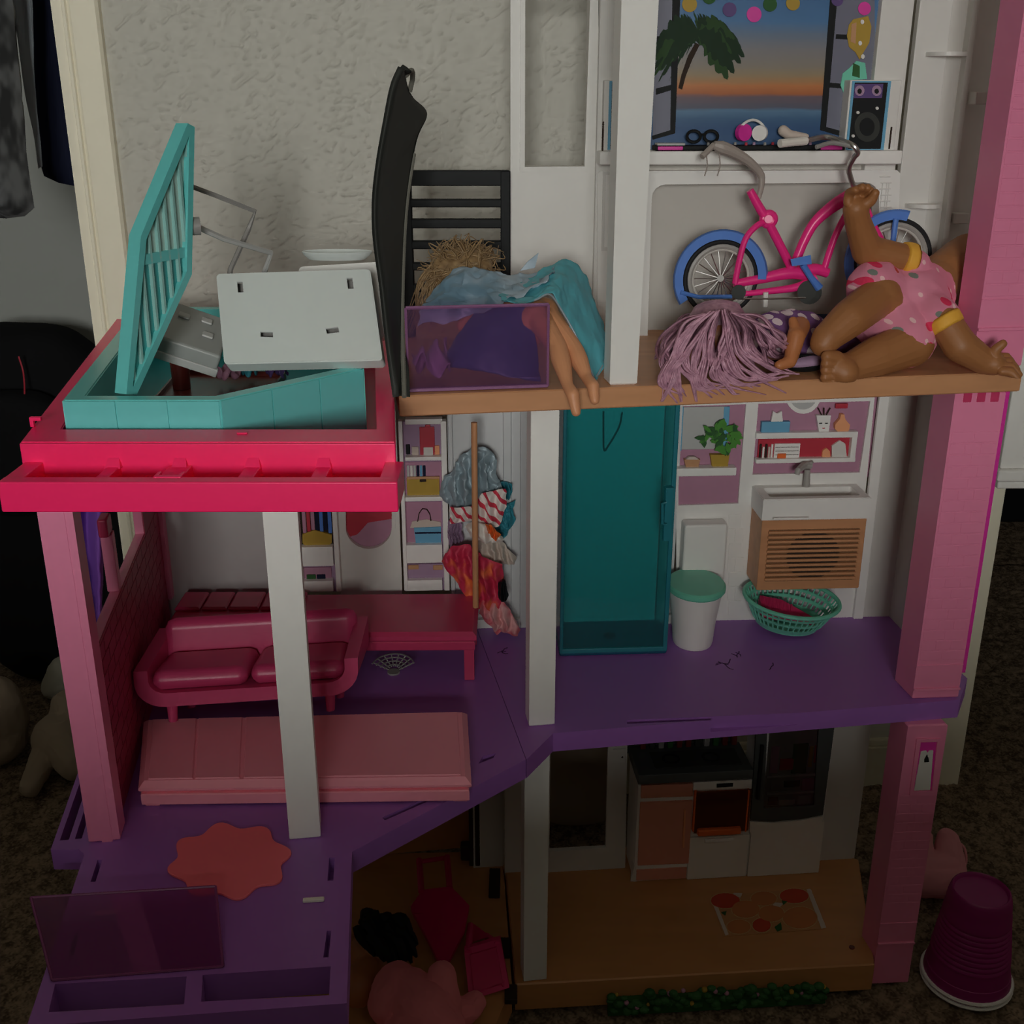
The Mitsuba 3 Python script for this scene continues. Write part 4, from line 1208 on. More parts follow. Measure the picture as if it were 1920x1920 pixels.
garment('doll_skirt', 'shiny silver blue doll skirt at the top of the closet pile', [(880, 842), (905, 838), (930, 860), (945, 905), (930, 945), (900, 962), (862, 958), (835, 945), (822, 930), (832, 900), (855, 868)], 1.203, 'mat_silver_cloth', .006, 50, 1, 6, .016)
garment('doll_blouse', 'teal shiny doll top behind the striped doll dress, upper piece', [(930, 902), (962, 908), (955, 935), (935, 940)], 1.216, 'mat_teal_cloth', .004, 60, 2)
garment('doll_blouse', 'teal shiny doll top behind the striped doll dress, lower piece', [(945, 945), (967, 935), (962, 975), (950, 1005), (935, 1022), (928, 990)], 1.216, 'mat_teal_cloth', .004, 60, 3)
garment('doll_dress', 'red and white striped doll dress in the closet pile', [(905, 925), (945, 915), (952, 950), (935, 985), (910, 990), (880, 978), (842, 982), (845, 950), (880, 952)], 1.184, 'mat_striped_cloth', .003, 55, 4, 5, .010)
garment('doll_shirt', 'grey violet doll shirt hanging left of the closet pole', [(838, 975), (868, 978), (870, 1015), (845, 1025), (838, 1000)], 1.214, 'mat_lavender', .004, 55, 5)
garment('doll_hat', 'cream doll hat in the closet pile', [(872, 985), (895, 975), (925, 990), (945, 1008), (925, 1018), (890, 1012)], 1.174, 'mat_white_warm', .004, 60, 6, 3, .014)
garment('doll_scarf', 'orange and red doll scarf right of the closet pole', [(908, 982), (922, 985), (940, 1003), (932, 1016), (916, 1000)], 1.166, 'mat_orange', .003, 60, 7, 3, .01)
garment('doll_skirt', 'beige flared doll skirt right of the closet pole', [(895, 1012), (930, 1008), (972, 1042), (965, 1058), (940, 1055), (912, 1072), (898, 1040)], 1.207, 'mat_beige_cloth', .004, 50, 8, 4, .014)
garment('doll_dress', 'red and orange doll dress at the bottom of the closet pile', [(848, 1025), (885, 1022), (905, 1045), (945, 1060), (950, 1095), (940, 1130), (935, 1150), (900, 1145), (868, 1110), (848, 1080), (826, 1055)], 1.186, 'mat_red_cloth', .004, 45, 9, 5, .014)
garment('doll_shoe_bag', 'black scrap of doll clothes beside the red doll dress', [(934, 1095), (946, 1088), (954, 1115), (948, 1128), (935, 1125)], 1.170, 'mat_black', .002, 60, 10, 2, .01)
garment('doll_trousers', 'pink patterned doll trousers trailing onto the purple floor', [(905, 1125), (945, 1130), (960, 1155), (974, 1180), (970, 1190), (948, 1188), (932, 1192), (920, 1175), (900, 1150)], 1.188, 'mat_pink_cloth', .004, 50, 11, 4, .016)

# ---- shower cabin of see-through teal plastic
shw = thing('shower_cabin', 'see-through teal toy shower cabin with a dark blue tray', 'toy shower')
p0 = at_z(1150, 1229, F2)
oS = float(p0 @ BK.v) - BK.c
SF = Frame(3.15, BK.c + oS)
ua, ub = SF.hit(1049, 1229)[0], SF.hit(1250, 1229)[0]
zS = F3 - .0200
mat('teal_frame', (.015, .16, .20), .3, .5)
mat('tray_blue', (.006, .07, .13), .3, .5)
part(shw, 'tray', SF.box(ua, ub, 0, -oS - .008, F2 + .0003, F2 + .008, .002), 'mat_tray_blue', 'dark blue shower tray')
def pane_(fr, u0, u1, o0, o1, z0, z1):
    p = [(u0, fr.c + o0, z0), (u1, fr.c + o1, z0), (u1, fr.c + o1, z1), (u0, fr.c + o0, z1)]
    return trimesh.Trimesh(fr.world(p), [(0, 1, 2), (0, 2, 3)], process=False)


part(shw, 'door', pane_(SF, ua, ub, .001, .001, F2 + .006, zS), 'mat_teal_glass', 'see-through teal door', smooth=False)
part(shw, 'side', pane_(SF, ua + .001, ua + .001, .002, -oS - .009, F2 + .006, zS), 'mat_teal_glass', smooth=False)
part(shw, 'side', pane_(SF, ub - .001, ub - .001, .002, -oS - .009, F2 + .006, zS), 'mat_teal_glass', smooth=False)
part(shw, 'back', SF.box(ua + .002, ub - .002, -oS - .0102, -oS - .009, F2 + .008, zS), 'mat_teal', 'teal back of the shower')
for u0_, u1_ in ((ua, ua + .004), (ub - .005, ub)):
    part(shw, 'frame', SF.box(u0_, u1_, -.001, .004, F2 + .004, zS, .001), 'mat_teal_frame')
part(shw, 'frame', SF.box(ua, ub, -.001, .004, F2 + .004, F2 + .010, .001), 'mat_teal_frame')
hd = part(shw, 'handle', SF.pbox(1246, 915, 1262, 1015, -.008, .002, .001), 'mat_teal_frame')
part(hd, 'grip', tube([*SF.world([SF.hit(x, y, -.012) for x, y in ((1250, 942), (1242, 944), (1242, 982), (1250, 984))])], .0016, 8), 'mat_teal_frame')
hz = part(shw, 'shower_hose', tube(smooth_path(SF.world([SF.hit(x, y, -oS * .9) for x, y in ((1166, 772), (1160, 800), (1140, 835), (1132, 842), (1131, 800), (1131, 770))])), .0022, 8), 'mat_charcoal')
part(hz, 'drain', SF.mesh(lathe([(.0001, 0), (.007, 0), (.007, .001), (.0001, .001)], 20, ((ua + ub) / 2, SF.c + .035, F2 + .0082))), 'mat_black')

# ---- toilet
tl = thing('toy_toilet', 'white toy toilet with a mint lid against the bathroom wall', 'toy toilet')
cx, cy = .2135, 1.190
part(tl, 'bowl', lathe([(.0001, 0), (.0225, 0), (.0235, .004), (.0255, .030), (.029, .055), (.031, .070), (.0001, .070)], 40, (cx, cy, F2 + .0003), 1, 1.18), 'mat_white')
lid = part(tl, 'lid', lathe([(.0001, 0), (.0325, 0), (.0338, .002), (.0338, .006), (.032, .0082), (.015, .0095), (.0001, .0097)], 44, (cx, cy - .002, F2 + .0695), 1, 1.22), 'mat_mint', 'mint green lid')
part(lid, 'hinge', box(cx - .012, cx + .012, cy + .030, cy + .042, F2 + .068, F2 + .076, .002), 'mat_mint')
tk = part(tl, 'tank', BK.pbox(1281, 984, 1362, 1092, -.022, -.001, .003), 'mat_white')
a = BK.hit(1321, 982, -.012)
part(tk, 'flush_button', moved(lathe([(.0001, 0), (.003, 0), (.003, .002), (.0001, .002)], 14), loc=BK.world(a)[0] + [0, 0, .0]), 'mat_dark_slot')
part(tl, 'neck', box(cx - .020, cx + .020, cy + .02, 1.2310, F2 + .0003, F2 + .060, .004), 'mat_white')

# ---- vanity with basin
vn = thing('toy_vanity', 'white toy basin on a tan slatted cabinet mounted on the bathroom wall', 'toy basin')
ov = -.048
vc = part(vn, 'cabinet', BK.pbox(1424, 972, 1618, 1105, ov, -.0005, .0012), 'mat_tan', 'tan slatted cabinet')
u0v, u1v, z0v, z1v = BK.rect(1438, 992, 1606, 1088, ov)
mat('slot_brown', (.17, .08, .035), .6, .3)
part(vc, 'recess', BK.box(u0v, u1v, ov - .0004, ov + .001, z0v, z1v), 'mat_slot_brown')  # darker brown puts the shade between the slats into the colour
for i in range(11):
    z = z0v + (z1v - z0v) * (i + .5) / 11
    h = (z1v - z0v) / 11 * .27
    part(vc, 'slat', BK.box(u0v - .001, u1v + .001, ov - .0028, ov, z - h, z + h, .0006), 'mat_tan')
uc, zc2 = (u0v + u1v) / 2 + .001, (z0v + z1v) / 2 - .0005
rv = (z1v - z0v) * .46
part(vc, 'round_hole', upright(BK, [(uc + rv * 1.05 * math.cos(t), zc2 + rv * math.sin(t)) for t in np.linspace(0, 6.283, 32, endpoint=False)], ov - .0008, ov), 'mat_dark_slot')
ub0, ub1, zb0, zb1 = BK.rect(1430, 935, 1632, 974, ov - .002)
bo = sg.box(ub0, BK.c + ov - .002, ub1, BK.c - .0005)
bi = sg.box(ub0 + .010, BK.c + ov + .007, ub1 - .010, BK.c - .010).buffer(-.003).buffer(.003)
bs = part(vn, 'basin', BK.mesh(cat([prism(bo.buffer(-.001, join_style=1).difference(bi), zb1 - .001, zb1), prism(bo.difference(bi), zb1 - .014, zb1 - .001), prism(bo, zb0, zb1 - .014)])), 'mat_white')
part(bs, 'handle', tube(BK.world([BK.hit(x, y, o) for x, y, o in ((1450, 970, ov), (1450, 973, ov - .007), (1515, 972, ov - .007), (1515, 969, ov))]), .0016, 8), 'mat_white')
fc = part(vn, 'faucet', tube(BK.world([BK.hit(1512, 912, -.010), BK.hit(1514, 880, -.010)]), [.0042, .0034], 12), 'mat_rim', 'grey faucet')
part(fc, 'spout', tube(BK.world([BK.hit(1520, 872, -.010), BK.hit(1508, 872, -.012), BK.hit(1496, 882, -.030), BK.hit(1494, 890, -.031)]), [.0045, .0045, .0034, .003], 12), 'mat_rim')
part(fc, 'lever', tube(BK.world([BK.hit(1514, 870, -.010), BK.hit(1524, 866, -.014)]), .0018, 8), 'mat_rim')

# ---- mint laundry basket
bk_ = thing('toy_basket', 'mint green oval toy basket leaning beside the toilet', 'toy basket')
cB = at_z(1478, 1196, F2)
ax, ay = .0545, .036


def bpt(a, h):
    k = .68 + .32 * h ** .8
    return np.array([ax * k * math.cos(a), ay * k * math.sin(a), .001 + .036 * h])


def bmesh(mm):
    return moved(mm, (13, 5, -10), cB + [0, .016, .0125])


AA = np.linspace(0, 2 * math.pi, 48, endpoint=False)
low = lathe([(.0001, 0), (1, 0), (1, .12)], 48)
rings = [bpt(a, 0) for a in AA]
def bband(h0, h1, m_):
    v = np.array([[bpt(a, h) * [s, s, 1] for a in AA] for h, s in ((h0, 1), (h1, 1), (h1, .955), (h0, .955))]).reshape(-1, 3)
    f = []
    for r0 in range(4):
        for i in range(48):
            j = (i + 1) % 48
            a, b, c_, d_ = r0 * 48 + i, r0 * 48 + j, ((r0 + 1) % 4) * 48 + j, ((r0 + 1) % 4) * 48 + i
            f += [(a, b, c_), (a, c_, d_)]
    return trimesh.Trimesh(v, f, process=False)


part(bk_, 'body', bmesh(cat([bband(0, .22, 0), prism([bpt(a, 0)[:2] for a in AA], 0, .002)])), 'mat_mint')
for h0, h1 in ((.42, .52), (.70, .78)):
    part(bk_, 'hoop', bmesh(bband(h0, h1, 0)), 'mat_mint')
for i in range(44):
    a = 2 * math.pi * i / 44
    part(bk_, 'rib', bmesh(tube([bpt(a, h) * [.985, .985, 1] for h in (.2, .5, .97)], .0011, 5)), 'mat_mint')
part(bk_, 'rim', bmesh(tube([bpt(a, 1.0) * [1.02, 1.02, 1] for a in AA], .0026, 8, True)), 'mat_mint')
cm = thing('toy_comb', 'raspberry ribbed toy comb lying in the mint basket', 'toy comb')
mat('raspberry', (.55, .03, .12), .45, .4)
part(cm, 'body', bmesh(hull([(-.036, -.006, .014), (-.036, .012, .016), (-.010, .012, .016), (.032, -.008, .014), (.030, -.016, .014), (-.028, -.014, .012), (-.036, .010, .027), (-.010, .008, .027), (.030, -.012, .022), (-.034, -.008, .024)])), 'mat_raspberry')
for i in range(9):
    part(cm, 'tooth', bmesh(tube([(-.034 + .0045 * i, -.008, .0245), (-.032 + .0042 * i, .009 - .001 * i, .0272)], .0012, 5)), 'mat_raspberry')
# ---------------------------------------------------------------- ground floor of the doll house: kitchen
W1 = Frame(5.0, KT.c + .027)
zk = F2 - .0215


def wpoly(fr, pts, o):
    return [fr.hit(x, y, o)[[0, 2]] for x, y in pts]


part(H, 'ground_wall', upright(W1, wpoly(W1, [(1008, 1300), (1178, 1300), (1172, 1640), (1008, 1648)], 0), 0, .006, [wpoly(W1, [(1034, 1300), (1143, 1300), (1136, 1590), (1030, 1596)], 0)]), 'mat_white_dull', 'white ground floor wall with a low window opening')
part(H, 'window_rim', upright(W1, wpoly(W1, [(1140, 1395), (1150, 1395), (1142, 1600), (1030, 1606), (1030, 1597), (1136, 1590)], -.003), -.003, 0), 'mat_white_dull')
part(H, 'wall_button', moved(ball((0, 0, 0), .0028, 2, (1, .4, 1)), loc=W1.world(W1.hit(1166, 1419, -.001))[0]), 'mat_dark_slot')
part(H, 'button_plate', W1.pbox(1148, 1405, 1174, 1432, -.002, 0, .0008), 'mat_white_dull')
part(H, 'ground_wall', W1.pbox(946, 1300, 987, 1642, .004, .012, .001), 'mat_white_dull', 'narrow white wall strip left of the ground floor column')
part(H, 'ground_wall', W1.pbox(885, 1300, 945, 1628, .020, .026, .001), 'mat_white_dull', 'white wall strip of the left ground floor')
part(H, 'ground_wall', KT.pbox(1545, 1300, 1622, 1612, .020, .026, .001), 'mat_white_dull', 'white wall panel right of the refrigerator')

def upright_clip(fr, outer, o0, o1, hole):
    g = sg.Polygon(outer).difference(sg.Polygon(hole)).intersection(sg.box(-5, -5, 5, zk - .0012))
    m = cat([trimesh.creation.extrude_polygon(q, abs(o1 - o0), engine='earcut') for q in getattr(g, 'geoms', [g])])
    v = np.asarray(m.vertices)
    return fr.mesh(trimesh.Trimesh(np.c_[v[:, 0], fr.c + max(o0, o1) - v[:, 2], v[:, 1]], m.faces, process=False))


kt = thing('kitchen_unit', 'white toy kitchen unit with a coral cupboard, an oven and a dark worktop', 'toy kitchen')
mat('fridge_grey', (.060, .068, .068), .45, .35)
mat('coral_dull', (.62, .25, .175), .5, .35)
ucL, ucR, zb_, zt_ = KT.rect(1192, 1475, 1408, 1652, 0)
part(kt, 'carcass', KT.box(KT.hit(1193, 1560)[0], KT.hit(1404, 1560)[0], 0, .055, F1 + .0003, KT.hit(1300, 1468)[2]), 'mat_white')
part(kt, 'plinth', hull([*KT.world([(KT.hit(1182, 1652)[0], KT.c + .0, F1 + .0003), (KT.hit(1182, 1652)[0] + .008, KT.c + .02, F1 + .0003), (KT.hit(1194, 1652)[0], KT.c - .001, F1 + .0003), (KT.hit(1194, 1652)[0], KT.c + .03, F1 + .0003), (KT.hit(1192, 1620)[0], KT.c, F1 + .03), (KT.hit(1194, 1620)[0], KT.c + .03, F1 + .03)])]), 'mat_white_dull')
wt = part(kt, 'worktop', KT.pbox(1197, 1449, 1412, 1466, -.010, .055, .001), 'mat_fridge_grey', 'dark grey worktop')
zw = KT.hit(1300, 1449, -.010)[2]
part(wt, 'hob', KT.box(KT.hit(1230, 1440)[0], KT.hit(1392, 1440)[0], .002, .038, zw, zw + .0012), 'mat_charcoal')
for k in range(2):
    part(wt, 'burner', KT.mesh(lathe([(.0085, 0), (.011, 0), (.011, .001), (.0085, .001)], 24, (KT.hit(1265 + 75 * k, 1440)[0], KT.c + .020, zw + .0012), 1, 1)), 'mat_black')
part(kt, 'backsplash', KT.box(KT.hit(1190, 1400)[0], KT.hit(1402, 1400)[0], .055, .060, zw - .01, zk - .0008), 'mat_charcoal', 'dark printed backsplash')
rk = random.Random(4)
for i in range(11):
    u = KT.hit(1205 + i * 17, 1395, .05)[0]
    h = rk.uniform(.010, .030)
    part(kt, 'spice_jar', KT.box(u - .0035, u + .0035, .046, .054, zw, zw + h, .001), ('mat_brown_red', 'mat_charcoal', 'mat_grey_plastic', 'mat_leaf_dark', 'mat_brown_red')[i % 5])
relief_poly(kt, 'drawer', [(1203, 1473), (1300, 1470), (1299, 1493), (1202, 1497)], 'mat_coral_dull', -.003, .004, 'coral drawer front', KT)
cd = relief_poly(kt, 'cupboard_door', [(1201, 1506), (1299, 1502), (1291, 1619), (1196, 1623)], 'mat_coral_dull', -.003, .004, 'coral cupboard door', KT)
relief_poly(cd, 'handle', [(1283, 1520), (1286, 1520), (1283, 1590), (1280, 1590)], 'mat_orange_pale', -.0055, .003, None, KT)
relief_poly(kt, 'toe_panel', [(1194, 1632), (1288, 1627), (1286, 1647), (1193, 1651)], 'mat_coral_dull', -.002, .003, None, KT)
cs = relief_poly(kt, 'control_strip', [(1301, 1467), (1410, 1462), (1409, 1478), (1300, 1482)], 'mat_white', -.006, .008, None, KT)
relief_poly(cs, 'display', [(1344, 1470), (1375, 1468.5), (1374, 1475), (1344, 1477)], 'mat_black', -.0068, .001, None, KT)
part(kt, 'oven_cavity', KT.pbox(1304, 1484, 1404, 1560, -.0005, .001), 'mat_oven_red', 'dark oven cavity')
mat('oven_red', (.16, .035, .015), .5, .3)
for i in range(2):
    relief(kt, 'oven_rack', 1306, 1498 + 24 * i, 1402, 1501 + 24 * i, 'mat_black', -.0012, .001, .0003, None, KT)
od = part(kt, 'oven_door', pane_(KT, KT.hit(1301, 1520)[0], KT.hit(1403, 1520)[0], -.006, -.006, KT.hit(1350, 1560, -.006)[2], KT.hit(1350, 1482, -.006)[2]), 'mat_orange_glass', 'see-through orange oven door', smooth=False)
part(od, 'handle', KT.pbox(1309, 1556, 1390, 1567, -.012, -.005, .0015), 'mat_orange', 'orange handle')
for x in (1301, 1400):
    part(od, 'side_edge', KT.pbox(x, 1482, x + 3, 1560, -.007, -.001, .0006), 'mat_orange')
part(kt, 'lower_handle', KT.pbox(1322, 1573, 1376, 1580, -.006, 0, .0012), 'mat_white')
fr_ = thing('toy_refrigerator', 'toy refrigerator with a dark see-through door and white drawer right of the kitchen unit', 'toy refrigerator')
part(fr_, 'body', KT.box(KT.hit(1406, 1560)[0], KT.hit(1541, 1560)[0], .0, .040, F1 + .0003, zk - .001), 'mat_white')
fd = part(fr_, 'door', upright_clip(KT, wpoly(KT, [(1419, 1360), (1565, 1360), (1543, 1528), (1500, 1536), (1450, 1540), (1408, 1538)], -.006), -.006, -.002, wpoly(KT, [(1440, 1340), (1537, 1340), (1526, 1510), (1432, 1516)], -.006)), 'mat_fridge_grey', 'dark refrigerator door frame')
part(fd, 'pane', pane_(KT, KT.hit(1434, 1450)[0], KT.hit(1532, 1450)[0], -.0055, -.0055, KT.hit(1480, 1512, -.005)[2], zk - .002), 'mat_smoke_glass', smooth=False)
part(fd, 'handle', KT.pbox(1423, 1400, 1429, 1500, -.011, -.005, .001), 'mat_black')
part(fr_, 'inside', KT.box(KT.hit(1436, 1440)[0], KT.hit(1533, 1440)[0], -.0008, .0002, KT.hit(1480, 1515)[2], zk - .002), 'mat_grey_plastic')
for y in (1453, 1485):
    relief(fr_, 'shelf', 1438, y, 1532, y + 4, 'mat_grey_light', -.004, .004, .0005, None, KT)
for x0, y0, x1, y1, m in ((1462, 1423, 1488, 1444, 'mat_red_dark'), (1486, 1395, 1514, 1450, 'mat_leaf_dark'), (1517, 1400, 1524, 1438, 'mat_gold'), (1527, 1398, 1537, 1430, 'mat_red_dark'), (1445, 1400, 1460, 1450, 'mat_lavender_pink'), (1470, 1464, 1500, 1476, 'mat_black'), (1504, 1460, 1530, 1484, 'mat_lavender_pink'), (1446, 1458, 1466, 1483, 'mat_grey_plastic'), (1440, 1494, 1458, 1510, 'mat_brown_red'), (1460, 1500, 1490, 1512, 'mat_grey_light'), (1496, 1492, 1520, 1508, 'mat_grey_light')):
    relief(fr_, 'food_print', x0, y0, x1, y1, m, -.002, .002, .0005, None, KT)
dw = part(fr_, 'drawer', hull([*KT.world([(KT.hit(x, 1560)[0], KT.c + o, z) for x in (1407, 1541) for o in (-.004, 0) for z in (F1 + .0006, KT.hit(1470, 1541)[2])])]), 'mat_white_warm')
relief_poly(dw, 'drawer_lip', [(1406, 1541), (1450, 1543), (1500, 1539), (1542, 1531), (1540, 1550), (1406, 1560)], 'mat_white_warm', -.0065, .003, None, KT)
part(kt, 'base_panel', KT.box(KT.hit(1290, 1600)[0], KT.hit(1401, 1600)[0], -.003, 0, F1 + .0003, KT.hit(1340, 1566)[2], .0006), 'mat_white_warm')
# printed floor mat with orange slices
MZ = F1
mat_q = [P2(*q, MZ) for q in ((1333, 1680), (1520, 1666), (1549, 1742), (1356, 1757))]
mx = thing('floor_mat', 'printed citrus-slice mat on the kitchen floor in front of the refrigerator', 'mat')
mb = part(mx, 'sheet', prism(mat_q, MZ + .0002, MZ + .0007), 'mat_mat_base')
mat('mat_base', (.46, .22, .09), .55, .3)
for i, (x, y, rx_, ry_, m) in enumerate(((1360, 1690, 27, 14, 'mat_slice_red'), (1489, 1681, 27, 13.5, 'mat_slice_red'), (1428, 1736, 17, 13, 'mat_slice_red'), (1398, 1706, 26, 16, 'mat_slice_orange'), (1446, 1714, 24, 15, 'mat_slice_orange'), (1500, 1722, 32, 20, 'mat_slice_orange'), (1432, 1686, 24, 13, 'mat_slice_orange'), (1385, 1739, 22, 13, 'mat_slice_orange'))):
    ring = [P2(x + (rx_ + 2) * math.cos(t), y + (ry_ + 1.6) * math.sin(t), MZ) for t in np.linspace(0, 6.283, 26, endpoint=False)]
    part(mx, 'slice_rim', prism(ring, MZ + .0006, MZ + .0009 + .00002 * i), 'mat_slice_pale')
    part(mx, 'slice', prism([P2(x + rx_ * math.cos(t), y + ry_ * math.sin(t), MZ) for t in np.linspace(0, 6.283, 26, endpoint=False)], MZ + .0008, MZ + .0012 + .00002 * i), m)
for pts in ([(1338, 1700), (1346, 1702), (1366, 1753), (1360, 1755)], [(1512, 1668), (1520, 1668), (1549, 1740), (1540, 1742)], [(1376, 1675), (1392, 1676), (1388, 1684), (1372, 1681)], [(1452, 1693), (1470, 1695), (1462, 1702), (1448, 1700)]):
    part(mx, 'white_patch', prism([P2(*q, MZ) for q in pts], MZ + .0006, MZ + .0010), 'mat_beige_cloth')
for pts in ([(1452, 1740), (1464, 1731), (1466, 1744), (1458, 1748)], [(1352, 1712), (1362, 1710), (1360, 1718)], [(1466, 1690), (1476, 1692), (1468, 1698)]):
    part(mx, 'leaf', prism([P2(*q, MZ) for q in pts], MZ + .0008, MZ + .0014), 'mat_leaf_dark')
mat('slice_red', (.46, .05, .025), .5, .3)
mat('slice_orange', (.48, .17, .06), .5, .3)
mat('slice_pale', (.50, .30, .14), .5, .3)
c = at_z(1597, 1777, F1)
part(H, 'floor_peg_hole', lathe([(.0001, .0), (.0032, 0), (.0032, .0012), (.0001, .0012)], 16, c), 'mat_brown_red')
# flower strip along the front edge of the ground floor
fs = thing('flower_strip', 'strip of moulded greenery and flowers along the front edge of the kitchen floor', 'toy hedge')
g0, g1 = at_z(1140, 1837, F1), at_z(1549, 1814, F1)
gd = (g1 - g0)[:2] / np.linalg.norm((g1 - g0)[:2])
gn = np.array([gd[1], -gd[0]])
part(fs, 'trough', prism([g0[:2] + gn * .0006, g1[:2] + gn * .0006, g1[:2] + gn * .009, g0[:2] + gn * .009], .0, .020), 'mat_leaf_dark')
rf = random.Random(12)
for i in range(110):
    t = (i + rf.random()) / 110
    c = g0[:2] + (g1 - g0)[:2] * t + gn * rf.uniform(.0082, .0130)
    z = rf.uniform(.006, .033)
    k = i % 11
    if k in (3, 8):
        part(fs, 'flower', ball((c[0], c[1], z + .002), rf.uniform(.0022, .0036), 1), 'mat_gold' if i % 2 else 'mat_lavender_pink')
    else:
        part(fs, 'leaf_cluster', ball((c[0], c[1], z), rf.uniform(.004, .0065), 1, (1, .8, rf.uniform(.6, 1))), ('mat_leaf_dark', 'mat_green', 'mat_leaf_dark', 'mat_green')[i % 4], smooth=False)

# ---------------------------------------------------------------- toys on the left ground floor
mat('dark_pink', (.50, .012, .09), .4, .4)
tc = thing('toy_chair', 'dark pink toy chair lying on its back under the balcony', 'toy chair')
zc_ = F1 + .002


def g3(px, py, z):
    return at_z(px, py, z)


seat = [g3(770, 1700, .075), g3(792, 1668, .082), g3(846, 1662, .085), g3(880, 1698, .080), g3(870, 1745, .070), g3(842, 1800, .055), g3(828, 1812, .052)]
part(tc, 'backrest', hull([q + np.array([0, 0, dz]) for q in seat for dz in (0, -.006)]), 'mat_dark_pink')
for a, b in (((790, 1672), (786, 1612)), ((843, 1664), (838, 1606))):
    part(tc, 'leg', tube([g3(*a, .082), g3(*b, .088)], .0038, 10), 'mat_dark_pink')
part(tc, 'stretcher', tube([g3(786, 1616, .087), g3(838, 1608, .087)], .0028, 8), 'mat_dark_pink')
part(tc, 'seat', hull([g3(775, 1712, .073), g3(870, 1712, .076), g3(872, 1740, F1 + .001), g3(800, 1755, F1 + .001), g3(775, 1720, .065), g3(868, 1722, .066)]), 'mat_dark_pink')
ts = thing('toy_stool', 'raspberry toy stool tipped over beside the dark pink chair', 'toy stool')
mat('stool_pink', (.58, .02, .12), .4, .4)
q = [(870, 1780), (938, 1760), (955, 1852), (880, 1876)]
qq = [g3(*q[0], .075), g3(*q[1], .078), g3(*q[2], .052), g3(*q[3], .048)]
dn = np.array([0, .03, -.008])
part(ts, 'seat', hull([p + d for p in qq for d in (np.zeros(3), dn * .25)]), 'mat_stool_pink')
cen = sum(qq) / 4
part(ts, 'seat_pad', hull([cen + (p - cen) * .72 + np.array([0, -.003, .002]) + d for p in qq for d in (np.zeros(3), dn * .1)]), 'mat_dark_pink')
for p, e in ((qq[0], g3(882, 1735, .060)), (qq[1], g3(912, 1755, .050)), (qq[2], g3(935, 1850, F1 + .002)), (qq[3], g3(870, 1878, F1 + .002))):
    part(ts, 'leg', tube([cen + (p - cen) * .8, e], .004, 8), 'mat_stool_pink')
part(ts, 'brace', hull([g3(880, 1768, .064), g3(918, 1756, .062), g3(888, 1732, .058), g3(884, 1766, .056), g3(915, 1752, .054)]), 'mat_dark_pink')
# pink plush with limbs up and dark hair behind it
pp = thing('pink_plush', 'pink plush toy lying under the balcony with its paws in the air', 'plush toy')
mat('plush_pink', (.70, .20, .22), .95, .1)
z0 = .09
body = [((765, 1868, .080), .030, (800, 1905, .081), .034), ((745, 1850, .085), .026, (735, 1880, .080), .026), ((800, 1890, .075), .026, (835, 1890, .085), .018), ((835, 1890, .085), .018, (828, 1830, .105), .0155),
        ((830, 1905, .07), .022, (875, 1895, .07), .014), ((875, 1895, .07), .014, (890, 1880, .072), .012), ((800, 1905, .081), .032, (820, 1935, .078), .030), ((770, 1930, .072), .025, (745, 1945, .068), .02)]
pk_bones = [((g3(*a[:2], a[2]), ra_), (g3(*b[:2], b[2]), rb_)) for a, ra_, b, rb_ in body]
lowest = min(min(p[0][2] - p[1], q_[0][2] - q_[1]) if False else min(p[0][2] - p[1], q_[0][2] - q_[1]) for p, q_ in pk_bones)
part(pp, 'body', rumple(skin(pk_bones, .005, 10), .002, 120, 2), 'mat_plush_pink', smooth=True)
dh = thing('dark_haired_doll', 'doll with tangled black hair lying under the balcony', 'doll')
hair = []
rh = random.Random(21)
for i in range(70):
    a, b = rh.uniform(0, 1), rh.uniform(-1, 1)
    s = g3(668 + 60 * a, 1745 + 18 * b, .075 + .02 * rh.random())
    e = g3(700 + 84 * a + rh.uniform(-12, 10), 1776 + 26 * b + 18 * a, .075 + .015 * rh.random())
    m_ = (s + e) / 2 + np.array([rh.uniform(-.01, .01), rh.uniform(-.01, .01), .015 + .012 * rh.random()])
    hair.append(tube(smooth_path([s, m_, e], 5), [.002, .0045, .005, .005, .005, .005, .005, .005, .005, .004, .0015], 5))
part(dh, 'hair', cat(hair), 'mat_black')
hb = [((g3(690, 1790, .07), .024), (g3(740, 1800, .07), .022)), ((g3(690, 1825, .065), .012), (g3(760, 1808, .066), .011)), ((g3(650, 1832, .06), .012), (g3(690, 1825, .065), .012)), ((g3(672, 1850, .069), .022), (g3(700, 1810, .066), .018))]
part(dh, 'body', skin(hb, .005), 'mat_skin_tan', smooth=True)
# ---------------------------------------------------------------- bicycle on the upper floor
BF = Frame(4.0, 0)
BF.c = float(at_y(1500, 520, 1.192) @ BF.v)


def bp(px, py, o=0.0):
    return BF.world(BF.hit(px, py, o))[0]


def bcirc(cx, cy, r, o=0.0, n=40, a0=0, a1=360, closed=True, rz=None):
    """Points on a circle in the bicycle's plane, centre and radius in pixels."""
    c = BF.hit(cx, cy, o)
    rm = BF.hit(cx + r, cy, o)[0] - c[0]
    t = np.radians(np.linspace(a0, a1, n, endpoint=not closed))
    return BF.world(np.c_[c[0] + rm * np.cos(t), np.full(len(t), c[1]), c[2] + (rz or 1) * rm * np.sin(t)]), rm


